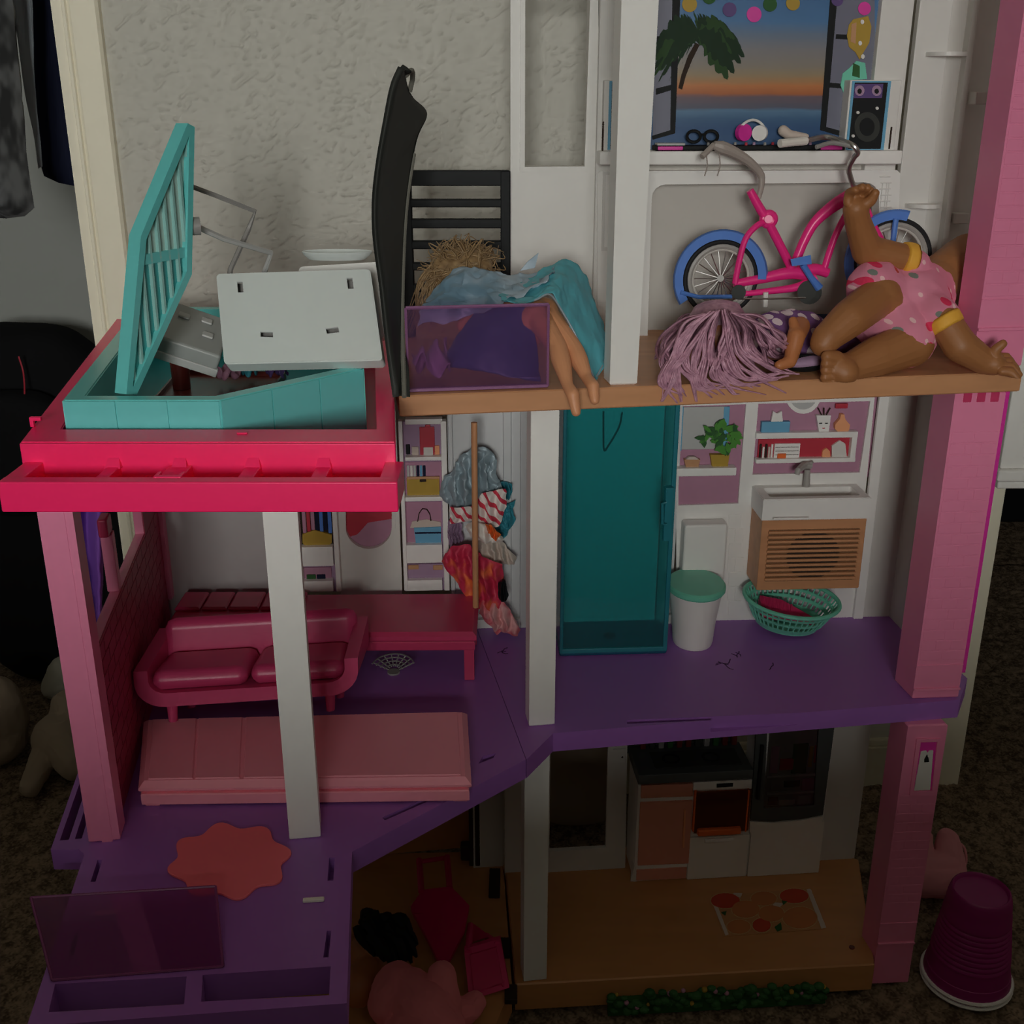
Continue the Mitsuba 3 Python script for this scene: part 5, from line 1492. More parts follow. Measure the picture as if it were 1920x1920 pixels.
bike = thing('toy_bicycle', 'pink and blue toy bicycle standing behind the dolls on the upper floor', 'toy bicycle')
for cx, cy, r in ((1351, 522, 66), (1672, 486, 70)):
    pts, rm = bcirc(cx, cy, r)
    w = part(bike, 'wheel', tube(pts, .0027, 10, True), 'mat_tire', 'black tyre')
    p2, _ = bcirc(cx, cy, r - 8)
    part(w, 'rim', tube(p2, .0032, 8, True), 'mat_rim', 'grey rim')
    p4, _ = bcirc(cx, cy, r - 14)
    part(w, 'rim', tube(p4, .0016, 8, True), 'mat_panel_grey')
    c = bp(cx, cy)
    part(w, 'hub', tube([bp(cx, cy, -.009), bp(cx, cy, .009)], .0036, 12), 'mat_rim')
    p3, _ = bcirc(cx, cy, r - 12, 0, 22)
    for i, q in enumerate(p3):
        part(w, 'spoke', tube([bp(cx, cy, .005 if i % 2 else -.005), q], .00055, 5), 'mat_chrome')


def fender(cx, cy, r, a0, a1, half=.0075, th=.0016):
    v = []
    for o, rr_ in ((-half, r - 14), (-half, r + 1), (-half * .6, r + 4.4), (half * .6, r + 4.4), (half, r + 1), (half, r - 10), (half * .8, r - 4), (-half * .8, r - 4)):
        pts, _ = bcirc(cx, cy, rr_, o, 30, a0, a1, False)
        v.append(pts)
    v = np.array(v)
    k, n = v.shape[:2]
    f = []
    for i in range(k):
        j = (i + 1) % k
        for q in range(n - 1):
            f += [(i * n + q, j * n + q, j * n + q + 1), (i * n + q, j * n + q + 1, i * n + q + 1)]
    return trimesh.Trimesh(v.reshape(-1, 3), f, process=False)


part(bike, 'fender', fender(1351, 522, 84, -2, 213, .0080), 'mat_blue', 'blue rear fender')
part(bike, 'fender', fender(1672, 486, 84, 74, 205, .0080), 'mat_blue', 'blue front fender')
part(bike, 'fender_strut', tube([bp(1276, 548, -.009), bp(1310, 557, -.008), bp(1372, 556, -.007)], .0022, 8), 'mat_blue')
part(bike, 'fender_strut', tube([bp(1680, 410, -.009), bp(1672, 470, -.009)], .0030, 8), 'mat_blue')
FR_ = [('top_tube', [(1492, 490), (1506, 455), (1527, 418), (1560, 388), (1590, 370), (1617, 358)], [.0050, .0050, .0054, .0064, .0074, .0072]),
       ('down_tube', [(1545, 505), (1556, 470), (1568, 438), (1585, 405), (1605, 375)], .0036),
       ('seat_tube', [(1438, 412), (1460, 455), (1484, 502)], .0046),
       ('seat_post', [(1406, 357), (1413, 370), (1428, 396), (1440, 412)], [.0040, .0044, .0048, .0050]),
       ('chain_stay', [(1376, 532), (1420, 524), (1478, 512), (1512, 514)], [.0040, .0050, .0066, .0064]),
       ('lower_stay', [(1392, 551), (1440, 546), (1495, 538), (1530, 520)], [.0030, .0034, .0044, .0050]),
       ('bottom_bracket', [(1496, 508), (1530, 505), (1552, 512)], [.0062, .0060, .0050]),
       ('front_fork', [(1614, 362), (1636, 420), (1672, 486)], .0038)]
for nm, pts, r in FR_:
    sp_ = smooth_path([bp(x, y, -.002) for x, y in pts], 5)
    rr_ = np.interp(np.linspace(0, 1, len(sp_)), np.linspace(0, 1, len(pts)), r) if isinstance(r, list) else r
    part(bike, nm, tube(sp_, rr_, 12), 'mat_bike_pink')
for o in (-.009, .008):
    part(bike, 'seat_stay', tube(smooth_path([bp(1440, 413, o * .3), bp(1418, 424, o * .8), bp(1398, 448, o), bp(1386, 490, o), bp(1378, 532, o)], 5), .0032, 10), 'mat_bike_pink')
ctr, _ = bcirc(1441, 411, 9, -.002, 24)
part(bike, 'seat_clamp', tube(ctr, .0048, 10, True), 'mat_bike_pink')
part(bike, 'seat_clamp_pin', tube([bp(1441, 411, -.012), bp(1441, 411, .008)], .0042, 12), 'mat_bike_pink')
part(bike, 'chain_ring', tube([bp(1518, 548, -.012), bp(1518, 548, -.0095)], .0125, 28), 'mat_charcoal')
part(bike, 'chain', tube([bp(1384, 560, -.011), bp(1450, 560, -.011), bp(1518, 558, -.011)], .0010, 6), 'mat_chrome')
part(bike, 'rear_gear', tube([bp(1385, 548, -.012), bp(1385, 548, -.009)], .0075, 20), 'mat_charcoal')
part(bike, 'crank', tube([bp(1505, 496, -.016), bp(1520, 520, -.016), bp(1536, 540, -.015)], [.0034, .0032, .0046], 10), 'mat_blue', 'blue crank')
part(bike, 'pedal', hull([bp(x, y, o) for x, y in ((1482, 486), (1485, 499), (1522, 495), (1520, 478)) for o in (-.028, -.016)]), 'mat_blue', 'blue pedal')
mat('taupe', (.34, .29, .26), .45, .4)
sd = part(bike, 'saddle', tube(smooth_path([bp(1422, 372, 0), bp(1428, 345, 0), bp(1425, 325, 0), bp(1400, 300, -.004), bp(1368, 282, -.008), bp(1338, 272, -.010)], 6), np.interp(np.linspace(0, 1, 31), [0, .3, .6, .9, 1], [.0026, .0034, .0050, .0066, .0040]), 10), 'mat_taupe', 'taupe curved saddle')
part(sd, 'strap', tube(smooth_path([bp(1338, 272, -.010), bp(1322, 288, -.016), bp(1316, 294, -.018)], 5), .0030, 8), 'mat_taupe')
for x in (1326, 1350):
    part(sd, 'thread', tube(smooth_path([bp(x - 2, 288, -.014), bp(x, 310, -.014), bp(x - 5, 330, -.014)], 4), .0007, 5), 'mat_taupe')
hb_ = part(bike, 'handlebar', tube(smooth_path([bp(1601, 352, 0), bp(1594, 330, -.002), bp(1592, 315, -.004), bp(1601, 296, -.010), bp(1608, 286, -.013), bp(1598, 272, -.012), bp(1572, 262, .004), bp(1545, 257, .012), bp(1510, 264, .004), bp(1470, 270, -.004)], 6), .0028, 10), 'mat_chrome', 'chrome curved handlebar')
part(hb_, 'grip', tube(smooth_path([bp(1512, 264, .004), bp(1490, 266, 0), bp(1462, 269, -.006)], 4), .0042, 10), 'mat_white_warm')
part(hb_, 'lever', tube(smooth_path([bp(1600, 275, -.012), bp(1560, 268, -.008), bp(1530, 276, -.012)], 5), .0022, 8), 'mat_grey_plastic')
part(bike, 'kick_stand', tube([bp(1436, 548, -.008), bp(1435, 575, -.008)], .0028, 8), 'mat_white')
# dark case under the bicycle
z_case = float(bp(1450, 588)[2])
nc = solid('dark_case', 'dark navy flat case under the bicycle behind the polka dot clothes', 'case', hull([*BF.world([(u, BF.c + o, z) for u in (BF.hit(1292, 580)[0], BF.hit(1700, 580)[0]) for o in (-.020, .026) for z in (F3 + .0006, z_case - .006)])]), 'mat_navy')

# ---------------------------------------------------------------- baby doll in the pink romper
baby = thing('baby_doll', 'brown baby doll in a pink patterned romper lying against the right pillar', 'baby doll')
J = lambda x, y, Y: at_y(x, y, Y)
hipA, kneeA, ankA, toeA = J(1648, 556, 1.080), J(1592, 598, 1.043), J(1552, 632, 1.033), J(1544, 644, 1.030)
hipB, kneeB, ankB = J(1706, 644, 1.062), J(1645, 668, 1.046), J(1590, 691, 1.030)
footB = J(1568, 690, 1.024)
shA, elA, wrA, haA = J(1706, 488, 1.105), J(1626, 470, 1.10), J(1608, 415, 1.085), J(1604, 392, 1.08)
shB, elB, wrB, haB = J(1772, 604, 1.056), J(1800, 648, 1.045), J(1846, 678, 1.046), J(1862, 682, 1.043)
tor0, tor1, tor2 = J(1668, 588, 1.102), J(1696, 577, 1.110), J(1715, 562, 1.122)
neck, head = J(1772, 518, 1.155), J(1824, 508, 1.184)
bones = [((hipA, .0195), (kneeA, .0178)), ((kneeA, .0178), (ankA, .0140)), ((ankA, .0145), (toeA, .0125)),
         ((hipB, .0222), (kneeB, .0188)), ((kneeB, .0195), (ankB, .0140)), ((ankB, .0142), (footB, .0145)),
         ((shA, .0138), (elA, .0150)), ((elA, .0150), (wrA, .0122)), ((wrA, .0120), (haA, .0118)),
         ((shB, .0150), (elB, .0160)), ((elB, .0160), (wrB, .0125)), ((wrB, .0122), (haB, .0115)),
         ((tor0, .034), (tor1, .041)), ((tor1, .041), (tor2, .034)), ((tor2, .030), (neck, .022)), ((neck, .026), (head, .040)),
         ((tor0, .030), (hipA, .022)), ((tor0, .030), (hipB, .023)), ((tor2, .026), (shA, .0138)), ((tor1, .028), (shB, .015))]
# five toes in a row at the end of the front foot, larger big toe on top
for i in range(5):
    t = i / 4
    q = footB + np.array([-.0125, -.010, .013 - .026 * t])
    bones.append(((footB + np.array([-.002, -.004, .010 - .020 * t]), .0075), (q, .0058 - .0016 * t)))
bones.append(((footB, .0150), (footB + np.array([.006, -.004, -.003]), .0140)))
# hands: palm, four curled fingers, thumb
def fingers(h, along, across, out, lens, curl, r0=.0046):
    along, across, out = (np.array(q) / np.linalg.norm(q) for q in (along, across, out))
    for i, L in enumerate(lens):
        b = h + across * (i - 1.5) * .0066
        m_ = b + along * L * .55
        bones.append(((b, r0), (m_, r0 * .95)))
        bones.append(((m_, r0 * .95), (m_ + along * L * .35 + out * L * curl, r0 * .82)))


fingers(haA + [0, 0, .006], (.05, .1, 1), (1, .5, 0), (.2, -1, -.2), (.016, .019, .018, .014), .7)
bones.append(((haA, .0075), (haA + [.012, -.006, .008], .0048)))
bones.append(((haA + [.012, -.006, .008], .0048), (haA + [.014, -.009, .015], .004)))
fingers(haB + [.006, -.002, .0], (1, -.1, .02), (.1, .8, .45), (.1, -.4, -1), (.014, .017, .016, .013), .45)
bones.append(((haB, .0070), (haB + [-.002, -.004, .014], .0048)))
bones.append(((haB + [-.002, -.004, .014], .0048), (haB + [.004, -.005, .020], .0042)))
ear = head + np.array([-.037, -.014, .010])
bones.append(((ear, .007), (ear + [0, .004, .008], .006)))
def rest(m_, z):
    """Soft bodies flatten where they lie on the floor."""
    v = np.array(m_.vertices)
    v[:, 2] = np.where(v[:, 2] < z, z, v[:, 2])
    m_.vertices = v
    return m_


bmsh = rest(skin(bones, .0035, 9), F3 + .0006)
part(baby, 'body', bmsh, 'mat_skin_baby', smooth=True)
# face on the far side of the head (eyes, nose, mouth), turned away to the pillar
fdir = np.array([.55, .35, .75])
fdir /= np.linalg.norm(fdir)
fr1 = np.cross(fdir, [0, 0, 1.0])
fr1 /= np.linalg.norm(fr1)
fu = np.cross(fr1, fdir)
hc = head + 0
part(baby, 'nose', ball(hc + fdir * .0420, .005, 2), 'mat_skin_baby', smooth=True)
for s in (-1, 1):
    part(baby, 'eye', ball(hc + fdir * .0375 + fr1 * s * .015 + fu * .006, .0055, 2), 'mat_dark_slot', smooth=True)
part(baby, 'mouth', ball(hc + fdir * .0385 - fu * .014, .004, 2, (1.6, 1, .6)), 'mat_red_dark', smooth=True)


def romper(p, n, uv):
    q = p.x + .35 * p.y
    d, d2, w_ = voronoi(q * 42, p.z * 46 + p.y * 12)
    base = mix((.62, .17, .26), (.72, .27, .37), fbm(p.x * 26, p.y * 26, p.z * 26))
    e, e2, w2 = voronoi(q * 70 + 9, p.z * 70 + 5)
    base = dr.select((e < .15) & (w2 > .62), mi.Color3f(.80, .48, .50), base)
    base = dr.select((e < .20) & (w2 < .16), mi.Color3f(.50, .06, .05), base)
    base = dr.select((d < .21) & (w_ > .55), mi.Color3f(.66, .035, .10), base)
    base = dr.select((d < .15) & (w_ < .25), mi.Color3f(.18, .19, .17), base)
    return base


mat('romper', proc(romper), .75, .25)
rb = [((tor0, .0385), (tor1, .0455)), ((tor1, .0455), (tor2, .0385)), ((tor2, .0385), (J(1748, 538, 1.150), .024)), ((tor0, .0385), (J(1640, 540, 1.092), .0270)), ((tor0, .0375), (lerp(tor0, hipB, .85), .0282)), ((tor2, .032), (lerp(tor2, shA, .80), .0195)), ((tor1, .034), (lerp(tor1, shB, .80), .0215))]
rmesh = rumple(skin(rb, .0045, 8), .0016, 90, 3)
rp_ = part(baby, 'romper', rmesh, 'mat_romper', 'pink patterned romper', smooth=True)
mat('piping', (.52, .03, .09), .6, .3)
nn_ = tor2 - tor1
nn_ /= np.linalg.norm(nn_)
e1 = np.cross(nn_, [0, 1, 0])
e1 /= np.linalg.norm(e1)
e2 = np.cross(nn_, e1)
part(rp_, 'seam', tube([tor2 + e1 * .0392 * math.cos(t) + e2 * .0392 * math.sin(t) for t in np.linspace(0, 6.283, 48, endpoint=False)], .0013, 6, True), 'mat_piping')
for q, a in ((lerp(shA, elA, .06), shA - elA), (lerp(shB, elB, .02), shB - elB)):
    d_ = a / np.linalg.norm(a)
    x_ = np.cross(d_, [0, 1, .3])
    x_ /= np.linalg.norm(x_)
    y_ = np.cross(d_, x_)
    part(rp_, 'cuff', rumple(tube([q - d_ * .006, q - d_ * .003, q + d_ * .003, q + d_ * .006], [.0158, .0166, .0166, .0158], 20), .0010, 150, 1), 'mat_yellow', 'yellow cuff', smooth=True)

# ---------------------------------------------------------------- lilac haired doll with polka dot clothes
ld_ = thing('lilac_haired_doll', 'doll with long lilac hair lying on the upper floor in front of the bicycle', 'doll')
hdc = at_y(1345, 618, 1.085)
hdc[2] = F3 + .030
zf = F3
bonesL = [((hdc, .028), (hdc + [.012, .004, -.004], .026)), ((hdc + [.03, .006, -.006], .010), (hdc + [.055, .008, -.010], .012)),
          ((at_y(1440, 640, 1.085), .012), (at_y(1510, 640, 1.10), .014))]
legA = [at_y(1500, 612, 1.065), at_y(1493, 630, 1.036), at_y(1486, 660, 1.030), at_y(1481, 678, 1.024), at_y(1461, 685, 1.020)]
bonesL += [((legA[0], .0095), (legA[1], .0085)), ((legA[1], .0085), (legA[2], .0072)), ((legA[2], .0072), (legA[3], .0060)), ((legA[3], .0060), (legA[4], .0046)),
           ((at_y(1487, 602, 1.044), .0042), (legA[1], .0060))]
part(ld_, 'body', rest(skin(bonesL, .0035, 8), F3 + .0006), 'mat_skin_tan', smooth=True)
mat('polka', proc(lambda p, n, uv: (lambda v: dr.select((v[0] < .33), mi.Color3f(.62, .48, .52), mix((.13, .055, .16), (.20, .09, .22), noise(p.x * 80, p.z * 80))))(voronoi(p.x * 62 + p.y * 20, p.z * 62 + p.y * 50))), .8, .2)
pk_b = [((at_y(1448, 625, 1.085), .022), (at_y(1510, 626, 1.100), .022)), ((at_y(1510, 626, 1.100), .022), (at_z(1560, 642, F3 + .015), .014)), ((at_z(1560, 642, F3 + .015), .014), (at_z(1592, 640, F3 + .012), .011)), ((at_y(1480, 622, 1.09), .022), (at_z(1535, 658, F3 + .013), .012))]
part(ld_, 'dress', rest(rumple(skin(pk_b, .004, 6), .0035, 55, 6), F3 + .0008), 'mat_polka', 'purple polka dot dress', smooth=True)
# hair: strands between guide curves that fall from the crown and sweep to the right over the floor
rl = random.Random(31)
GUIDES = [[(1322, 588), (1285, 596), (1256, 622), (1240, 655), (1230, 690)], [(1328, 586), (1285, 610), (1258, 650), (1248, 700), (1262, 742)], [(1334, 584), (1298, 615), (1278, 665), (1275, 712), (1290, 738)],
          [(1342, 582), (1318, 620), (1300, 670), (1312, 715), (1362, 730)], [(1350, 581), (1340, 625), (1338, 680), (1365, 716), (1425, 722)], [(1358, 581), (1368, 620), (1372, 668), (1405, 702), (1462, 708)],
          [(1364, 582), (1392, 612), (1412, 655), (1446, 690), (1474, 692)], [(1370, 584), (1412, 606), (1446, 642), (1478, 662), (1502, 656)], [(1374, 588), (1420, 600), (1462, 630), (1486, 652), (1490, 672)]]
GZ = [.060, .050, .034, .016, .006]
strands = []
for L_ in range(46):                                   # each lock: strands that run close together
    k = L_ / 45 * (len(GUIDES) - 1.001) + rl.uniform(-.25, .25)
    k = min(max(k, 0), len(GUIDES) - 1.001)
    k0, w_ = int(k), k - int(k)
    off = [np.array([rl.gauss(0, s1), rl.gauss(0, s1 * .7)]) for s1 in (1.5, 6, 9, 12, 16)]
    lift = rl.uniform(.75, 1.2)
    wid = rl.uniform(2.5, 6)
    for q_ in range(11):
        t = rl.uniform(-1, 1)
        pts = []
        for q in range(5):
            (xa, ya), (xb, yb) = GUIDES[k0][q], GUIDES[k0 + 1][q]
            sp_ = wid * (.5, 1.0, 1.2, 1.0, .45)[q]
            x = xa + (xb - xa) * w_ + off[q][0] + t * sp_ + rl.uniform(-.8, .8)
            y = ya + (yb - ya) * w_ + off[q][1] + .4 * sp_ * rl.uniform(-1, 1)
            zz = F3 + .002 + GZ[q] * lift * (1 - .12 * abs(t))
            p_ = at_z(x, y, zz)
            if p_ @ FR.v < FR.c + .002:                  # past the front edge: hangs down in front of the slab
                p_ = FR.world(FR.hit(x, y, -.0065 - .002 * rl.random()))[0]
            pts.append(p_)
        p_ = smooth_path(pts, 6)
        n_ = len(p_)
        inside = (p_ @ FR.v > FR.c - .0045) & (p_[:, 2] < F3 + .0018)
        p_[inside, 2] = F3 + .0018
        out_ = np.nonzero(p_ @ FR.v <= FR.c - .0045)[0]
        if len(out_):
            p_[out_[0], 2] = max(p_[out_[0], 2], F3 + .0022)
        strands.append(tube(p_, np.interp(np.linspace(0, 1, n_), [0, .3, .8, 1], [.0010, .0013, .0010, .0003]), 4, flat=.7))
cap = hdc + np.array([0, .002, .006])
part(ld_, 'hair', cat(strands + [rumple(ball(cap, 1, 3, (.031, .028, .028)), .003, 90, 2)]), 'mat_hair_lilac', 'long lilac hair', smooth=True)
hbz = thing('hair_brush', 'small black and pink-grey toy hairbrush at the front edge beside the baby doll foot', 'toy hairbrush')
c = at_z(1512, 702, F3)
part(hbz, 'base', moved(ball((0, 0, 0), 1, 3, (.0215, .012, .0085)), (0, 0, 8), c + [0, .010, .0088]), 'mat_black', smooth=True)
part(hbz, 'band', moved(ball((0, 0, 0), 1, 3, (.0195, .0085, .0060)), (0, -4, 8), c + [.0005, .0058, .0105]), 'mat_lavender', 'pink grey band', smooth=True)
part(hbz, 'handle', tube([c + [-.018, .010, .008], c + [-.034, .010, .009]], [.005, .002], 10), 'mat_black', smooth=True)

# ---------------------------------------------------------------- blond doll in the teal dress, sitting behind the purple railing panel
bn = thing('railing_panel', 'see-through purple plastic railing panel standing on the left front edge of the upper floor', 'plastic panel')
b_l, b_r = at_z(765, 738, F3), at_z(1027, 729, F3)
zb0, zb1 = F3 + .0006, F3 + .0755
Q0, Q1 = b_l[:2] + [0, .004], b_r[:2] + [0, .004]
db = np.array([-.10, .98]) / np.linalg.norm([-.10, .98]) * .105
part(bn, 'sheet', trimesh.Trimesh([(*Q0, zb0), (*Q1, zb0), (*Q1, zb1), (*Q0, zb1)], [(0, 1, 2), (0, 2, 3)], process=False), 'mat_purple_glass', smooth=False)
mat('bin_edge', (.22, .09, .20), .4, .5)
part(bn, 'rim', cat([tube([(*Q0, zb0 + .001), (*Q0, zb1)], .0013, 6), tube([(*Q0, zb1), (*Q1, zb1)], .0016, 6), tube([(*Q1, zb1), (*Q1, zb0 + .001)], .0013, 6)]), 'mat_bin_edge')
part(bn, 'foot', slab([Q0 + [0, -.002], Q1 + [0, -.002], Q1 + [0, .004], Q0 + [0, .004]], zb0, zb0 + .003, .0005), 'mat_bin_edge')
bl = thing('blond_doll', 'blond doll in a teal dress slumped behind the purple panel, bare legs over the edge', 'doll')
hB = at_y(872, 540, 1.105)
kneeL, kneeR = at_y(1046, 652, 1.004), at_y(1078, 658, 1.008)
pel = at_y(985, 610, 1.05)
hips = [at_y(1005, 590, 1.04), at_y(1020, 585, 1.05)]
feetL = [at_y(1064, 722, .966), at_y(1074, 740, .954), at_y(1080, 772, .950)]
feetR = [at_y(1100, 708, .982), at_y(1112, 724, .966), at_y(1115, 750, .960)]
bD = [((hips[0], .0125), (kneeL, .0088)), ((kneeL, .0088), (lerp(kneeL, feetL[0], .35), .0088)), ((lerp(kneeL, feetL[0], .35), .0088), (feetL[0], .0050)), ((feetL[0], .0050), (feetL[1], .0058)), ((feetL[1], .0056), (feetL[2], .0042)),
      ((hips[1], .0120), (kneeR, .0084)), ((kneeR, .0084), (lerp(kneeR, feetR[0], .35), .0084)), ((lerp(kneeR, feetR[0], .35), .0084), (feetR[0], .0050)), ((feetR[0], .0050), (feetR[1], .0056)), ((feetR[1], .0054), (feetR[2], .0042)),
      ((pel, .022), (hips[0], .0145)), ((pel, .022), (hips[1], .0140)), ((pel, .022), (at_y(930, 585, 1.075), .016)), ((at_y(930, 585, 1.075), .016), (at_y(900, 560, 1.09), .012)), ((at_y(898, 556, 1.092), .010), (hB, .022)), ((hB, .023), (hB + [.004, -.004, -.008], .020)),
      ((at_y(905, 562, 1.085), .008), (at_y(870, 610, 1.065), .007)), ((at_y(870, 610, 1.065), .007), (at_y(905, 650, 1.05), .0055))]
part(bl, 'body', skin(bD, .0032, 8), 'mat_skin_doll', smooth=True)
hl = []
rb2 = random.Random(77)
hq = at_y(868, 508, 1.115)
for i in range(330):                                  # fuzzy, tangled curls
    u_ = np.array([rb2.gauss(0, 1), rb2.gauss(0, 1), rb2.gauss(0, 1)])
    u_ /= np.linalg.norm(u_)
    if u_[2] < -.55:
        u_[2] *= -1
    b_ = hq + u_ * [.030, .026, .022]
    d_ = np.array([rb2.gauss(0, .018), rb2.gauss(0, .010), rb2.gauss(.002, .010)])
    e_ = b_ + u_ * [.008, .005, .004] * rb2.uniform(.2, 1.2) + np.clip(d_, -.014, .014) * .7
    p_ = smooth_path([hq + u_ * .012, b_, (b_ + e_) / 2 + [rb2.gauss(0, .006), 0, rb2.gauss(0, .006)], e_], 5)
    hl.append(tube(p_, np.linspace(.0017, .0004, len(p_)), 4, flat=.7))
hl.append(rumple(ball(hq, 1, 3, (.030, .026, .022)), .005, 60, 4))
for i in range(60):                                   # a tail falling to the left behind the bin
    s_ = hq + [rb2.uniform(-.03, 0), 0, rb2.uniform(-.01, .01)]
    p_ = smooth_path([s_, s_ + [-.015, -.01, -.02], s_ + [-.022 + rb2.uniform(-.012, .012), -.02, -.050]], 5)
    hl.append(tube(p_, np.linspace(.0018, .0005, len(p_)), 4, flat=.7))
part(bl, 'hair', cat(hl), 'mat_hair_blond', 'tousled blond hair', smooth=True)
# teal outer skirt: a draped sheet over the lap, falling to the right
skirt_top = [(868, 545, 1.06), (905, 562, 1.035), (945, 540, 1.03), (1000, 548, 1.02), (1028, 510, 1.04), (1055, 492, 1.06)]
K = np.array([[at_y(*q) for q in row] for row in (
    [(935, 540, 1.06), (990, 520, 1.075), (1045, 490, 1.09), (1085, 500, 1.10), (1112, 560, 1.10), (1130, 620, 1.09)],
    [(940, 555, 1.03), (1000, 540, 1.045), (1045, 512, 1.06), (1080, 525, 1.075), (1118, 590, 1.07), (1140, 650, 1.06)],
    [(950, 566, 1.012), (1000, 556, 1.02), (1035, 532, 1.035), (1065, 548, 1.045), (1100, 610, 1.045), (1132, 680, 1.035)],
    [(975, 570, 1.015), (1005, 562, 1.015), (1030, 552, 1.02), (1052, 580, 1.025), (1085, 640, 1.025), (1115, 712, 1.010)])])


def patch(K, n, m, thick=.0006, amp=.0012, seed=0):
    from scipy.interpolate import RectBivariateSpline as RS
    a, b = np.linspace(0, 1, K.shape[0]), np.linspace(0, 1, K.shape[1])
    sp_ = [RS(a, b, K[:, :, k], kx=min(3, K.shape[0] - 1), ky=min(3, K.shape[1] - 1)) for k in range(3)]
    return rumple(sheet(lambda s, t: [float(f(s, t)[0, 0]) for f in sp_], n, m, thick), amp, 70, seed)


mat('tulle_teal', {'type': 'rgb', 'value': [.085, .35, .41]}, .45, .5)
mat('tulle_silver', proc(lambda p, n, uv: mix((.13, .22, .29), (.33, .41, .48), smoothstep(.35, .7, fbm(p.x * 30, p.y * 30, p.z * 45, 3)))), .4, .5)
mat('satin_navy', (.03, .06, .18), .45, .5)
dk_ = part(bl, 'skirt', patch(K, 36, 52, .0008, .0045, 4), 'mat_tulle_teal', 'teal skirt', smooth=True)
hem = K[:, -1]
part(dk_, 'hem', tube(smooth_path(K[-1], 6), .0009, 6), 'mat_silver_cloth')
part(dk_, 'hem', tube(smooth_path(K[0:, -1], 6), .0009, 6), 'mat_silver_cloth')
K2 = np.array([[at_y(*q) for q in row] for row in (
    [(806, 556, 1.085), (838, 520, 1.085), (872, 499, 1.085), (915, 504, 1.08), (960, 516, 1.08), (1005, 512, 1.085), (1045, 496, 1.085)],
    [(792, 580, 1.07), (836, 548, 1.065), (880, 525, 1.06), (920, 528, 1.055), (958, 536, 1.055), (1000, 530, 1.06), (1036, 512, 1.06)],
    [(786, 612, 1.06), (838, 600, 1.05), (890, 590, 1.04), (925, 576, 1.030), (955, 562, 1.025), (988, 550, 1.03), (1022, 530, 1.038)])])
part(bl, 'tulle_overskirt', patch(K2, 30, 52, .0006, .0075, 9), 'mat_tulle_silver', 'silvery blue tulle overskirt', smooth=True)
tip = [at_y(*q) for q in ((975, 508, 1.06), (990, 490, 1.06), (1010, 474, 1.065), (1003, 502, 1.06))]
part(bl, 'tulle_point', hull([p + d for p in tip for d in (np.zeros(3), np.array([0, .002, 0]))]), 'mat_tulle_silver')
K3 = np.array([[at_y(*q) for q in row] for row in (
    [(900, 575, 1.05), (930, 572, 1.04), (965, 572, 1.035), (1000, 580, 1.035)],
    [(865, 620, 1.035), (910, 625, 1.02), (960, 630, 1.02), (1005, 640, 1.025)],
    [(835, 665, 1.03), (890, 675, 1.01), (960, 690, 1.005), (1012, 700, 1.012)],
    [(822, 690, 1.025), (890, 694, 1.010), (955, 704, 1.003), (1012, 706, 1.003)])])
part(bl, 'underskirt', patch(K3, 26, 30, .0008, .002, 14), 'mat_satin_navy', 'dark blue satin underskirt', smooth=True)
lt = solid('lilac_cloth', 'lilac crumpled cloth behind the left end of the purple railing panel', 'cloth', rumple(sheet(lambda s, t: (lerp(Q0, Q1, .04 + .26 * s)[0] + db[0] * (.12 + .5 * t), lerp(Q0, Q1, .04 + .26 * s)[1] + db[1] * (.12 + .5 * t), zb0 + .022 + .016 * math.sin(s * 7) * math.sin(t * 5 + s * 3)), 26, 18, .001), .007, 40, 5), 'mat_lavender', True)

# ---------------------------------------------------------------- small things on the picture's ledge
zl = BK.hit(1430, 283, -.030)[2]


def on_ledge(px, o=-.014):
    u = BK.hit(px, 275, o)[0]
    return BK.world([[u, BK.c + o, zl + .0003]])[0]


dj = thing('toy_deck', 'black toy mixing deck on the ledge under the sunset picture', 'toy deck')
ua_, ub_ = BK.hit(1226, 276, -.014)[0], BK.hit(1578, 276, -.014)[0]
part(dj, 'base', BK.box(ua_, ub_, -.026, -.003, zl + .0003, zl + .0052, .001), 'mat_black')
part(dj, 'strip', BK.box(ua_ + .002, BK.hit(1276, 276, -.014)[0], -.0272, -.0255, zl + .0008, zl + .0045, .0005), 'mat_magenta', 'magenta strip')
part(dj, 'keyboard', BK.box(ua_ + .002, BK.hit(1282, 276, -.014)[0], -.022, -.006, zl + .005, zl + .0075, .0008), 'mat_grey_light', 'grey key strip')
part(dj, 'strip', BK.box(BK.hit(1532, 276, -.014)[0], BK.hit(1572, 276, -.014)[0], -.0272, -.0255, zl + .0008, zl + .0058, .0005), 'mat_magenta')
for i in range(12):
    u = ua_ + (ub_ - ua_) * (.28 + .05 * i)
    part(dj, 'knob', BK.mesh(lathe([(.0001, 0), (.0016, 0), (.0014, .003), (.0001, .003)], 10, (u, BK.c - .020 + .006 * (i % 2), zl + .005))), ('mat_grey_plastic', 'mat_red_dark', 'mat_lavender')[i % 3])
c = on_ledge(1408, -.015) + [0, 0, .0086]
hp = thing('toy_headphones', 'white and magenta ring-shaped toy headphones on the black mixing deck', 'toy headphones')
part(hp, 'band', tube([c + [.0145 * math.cos(t), .004 * math.sin(t * 2), .0075 + .0135 * max(0, math.sin(t))] for t in np.linspace(-.25, math.pi + .25, 24)], .0014, 8), 'mat_white')
part(hp, 'ear_cup', moved(trimesh.creation.cylinder(.0085, .006, sections=24), (90, 0, 25), c + [-.009, -.001, .0088]), 'mat_magenta')
part(hp, 'ear_cup', moved(trimesh.creation.cylinder(.0078, .006, sections=24), (90, 0, -25), c + [.008, -.002, .0082]), 'mat_white')
c = on_ledge(1316, -.015) + [0, 0, .0075]
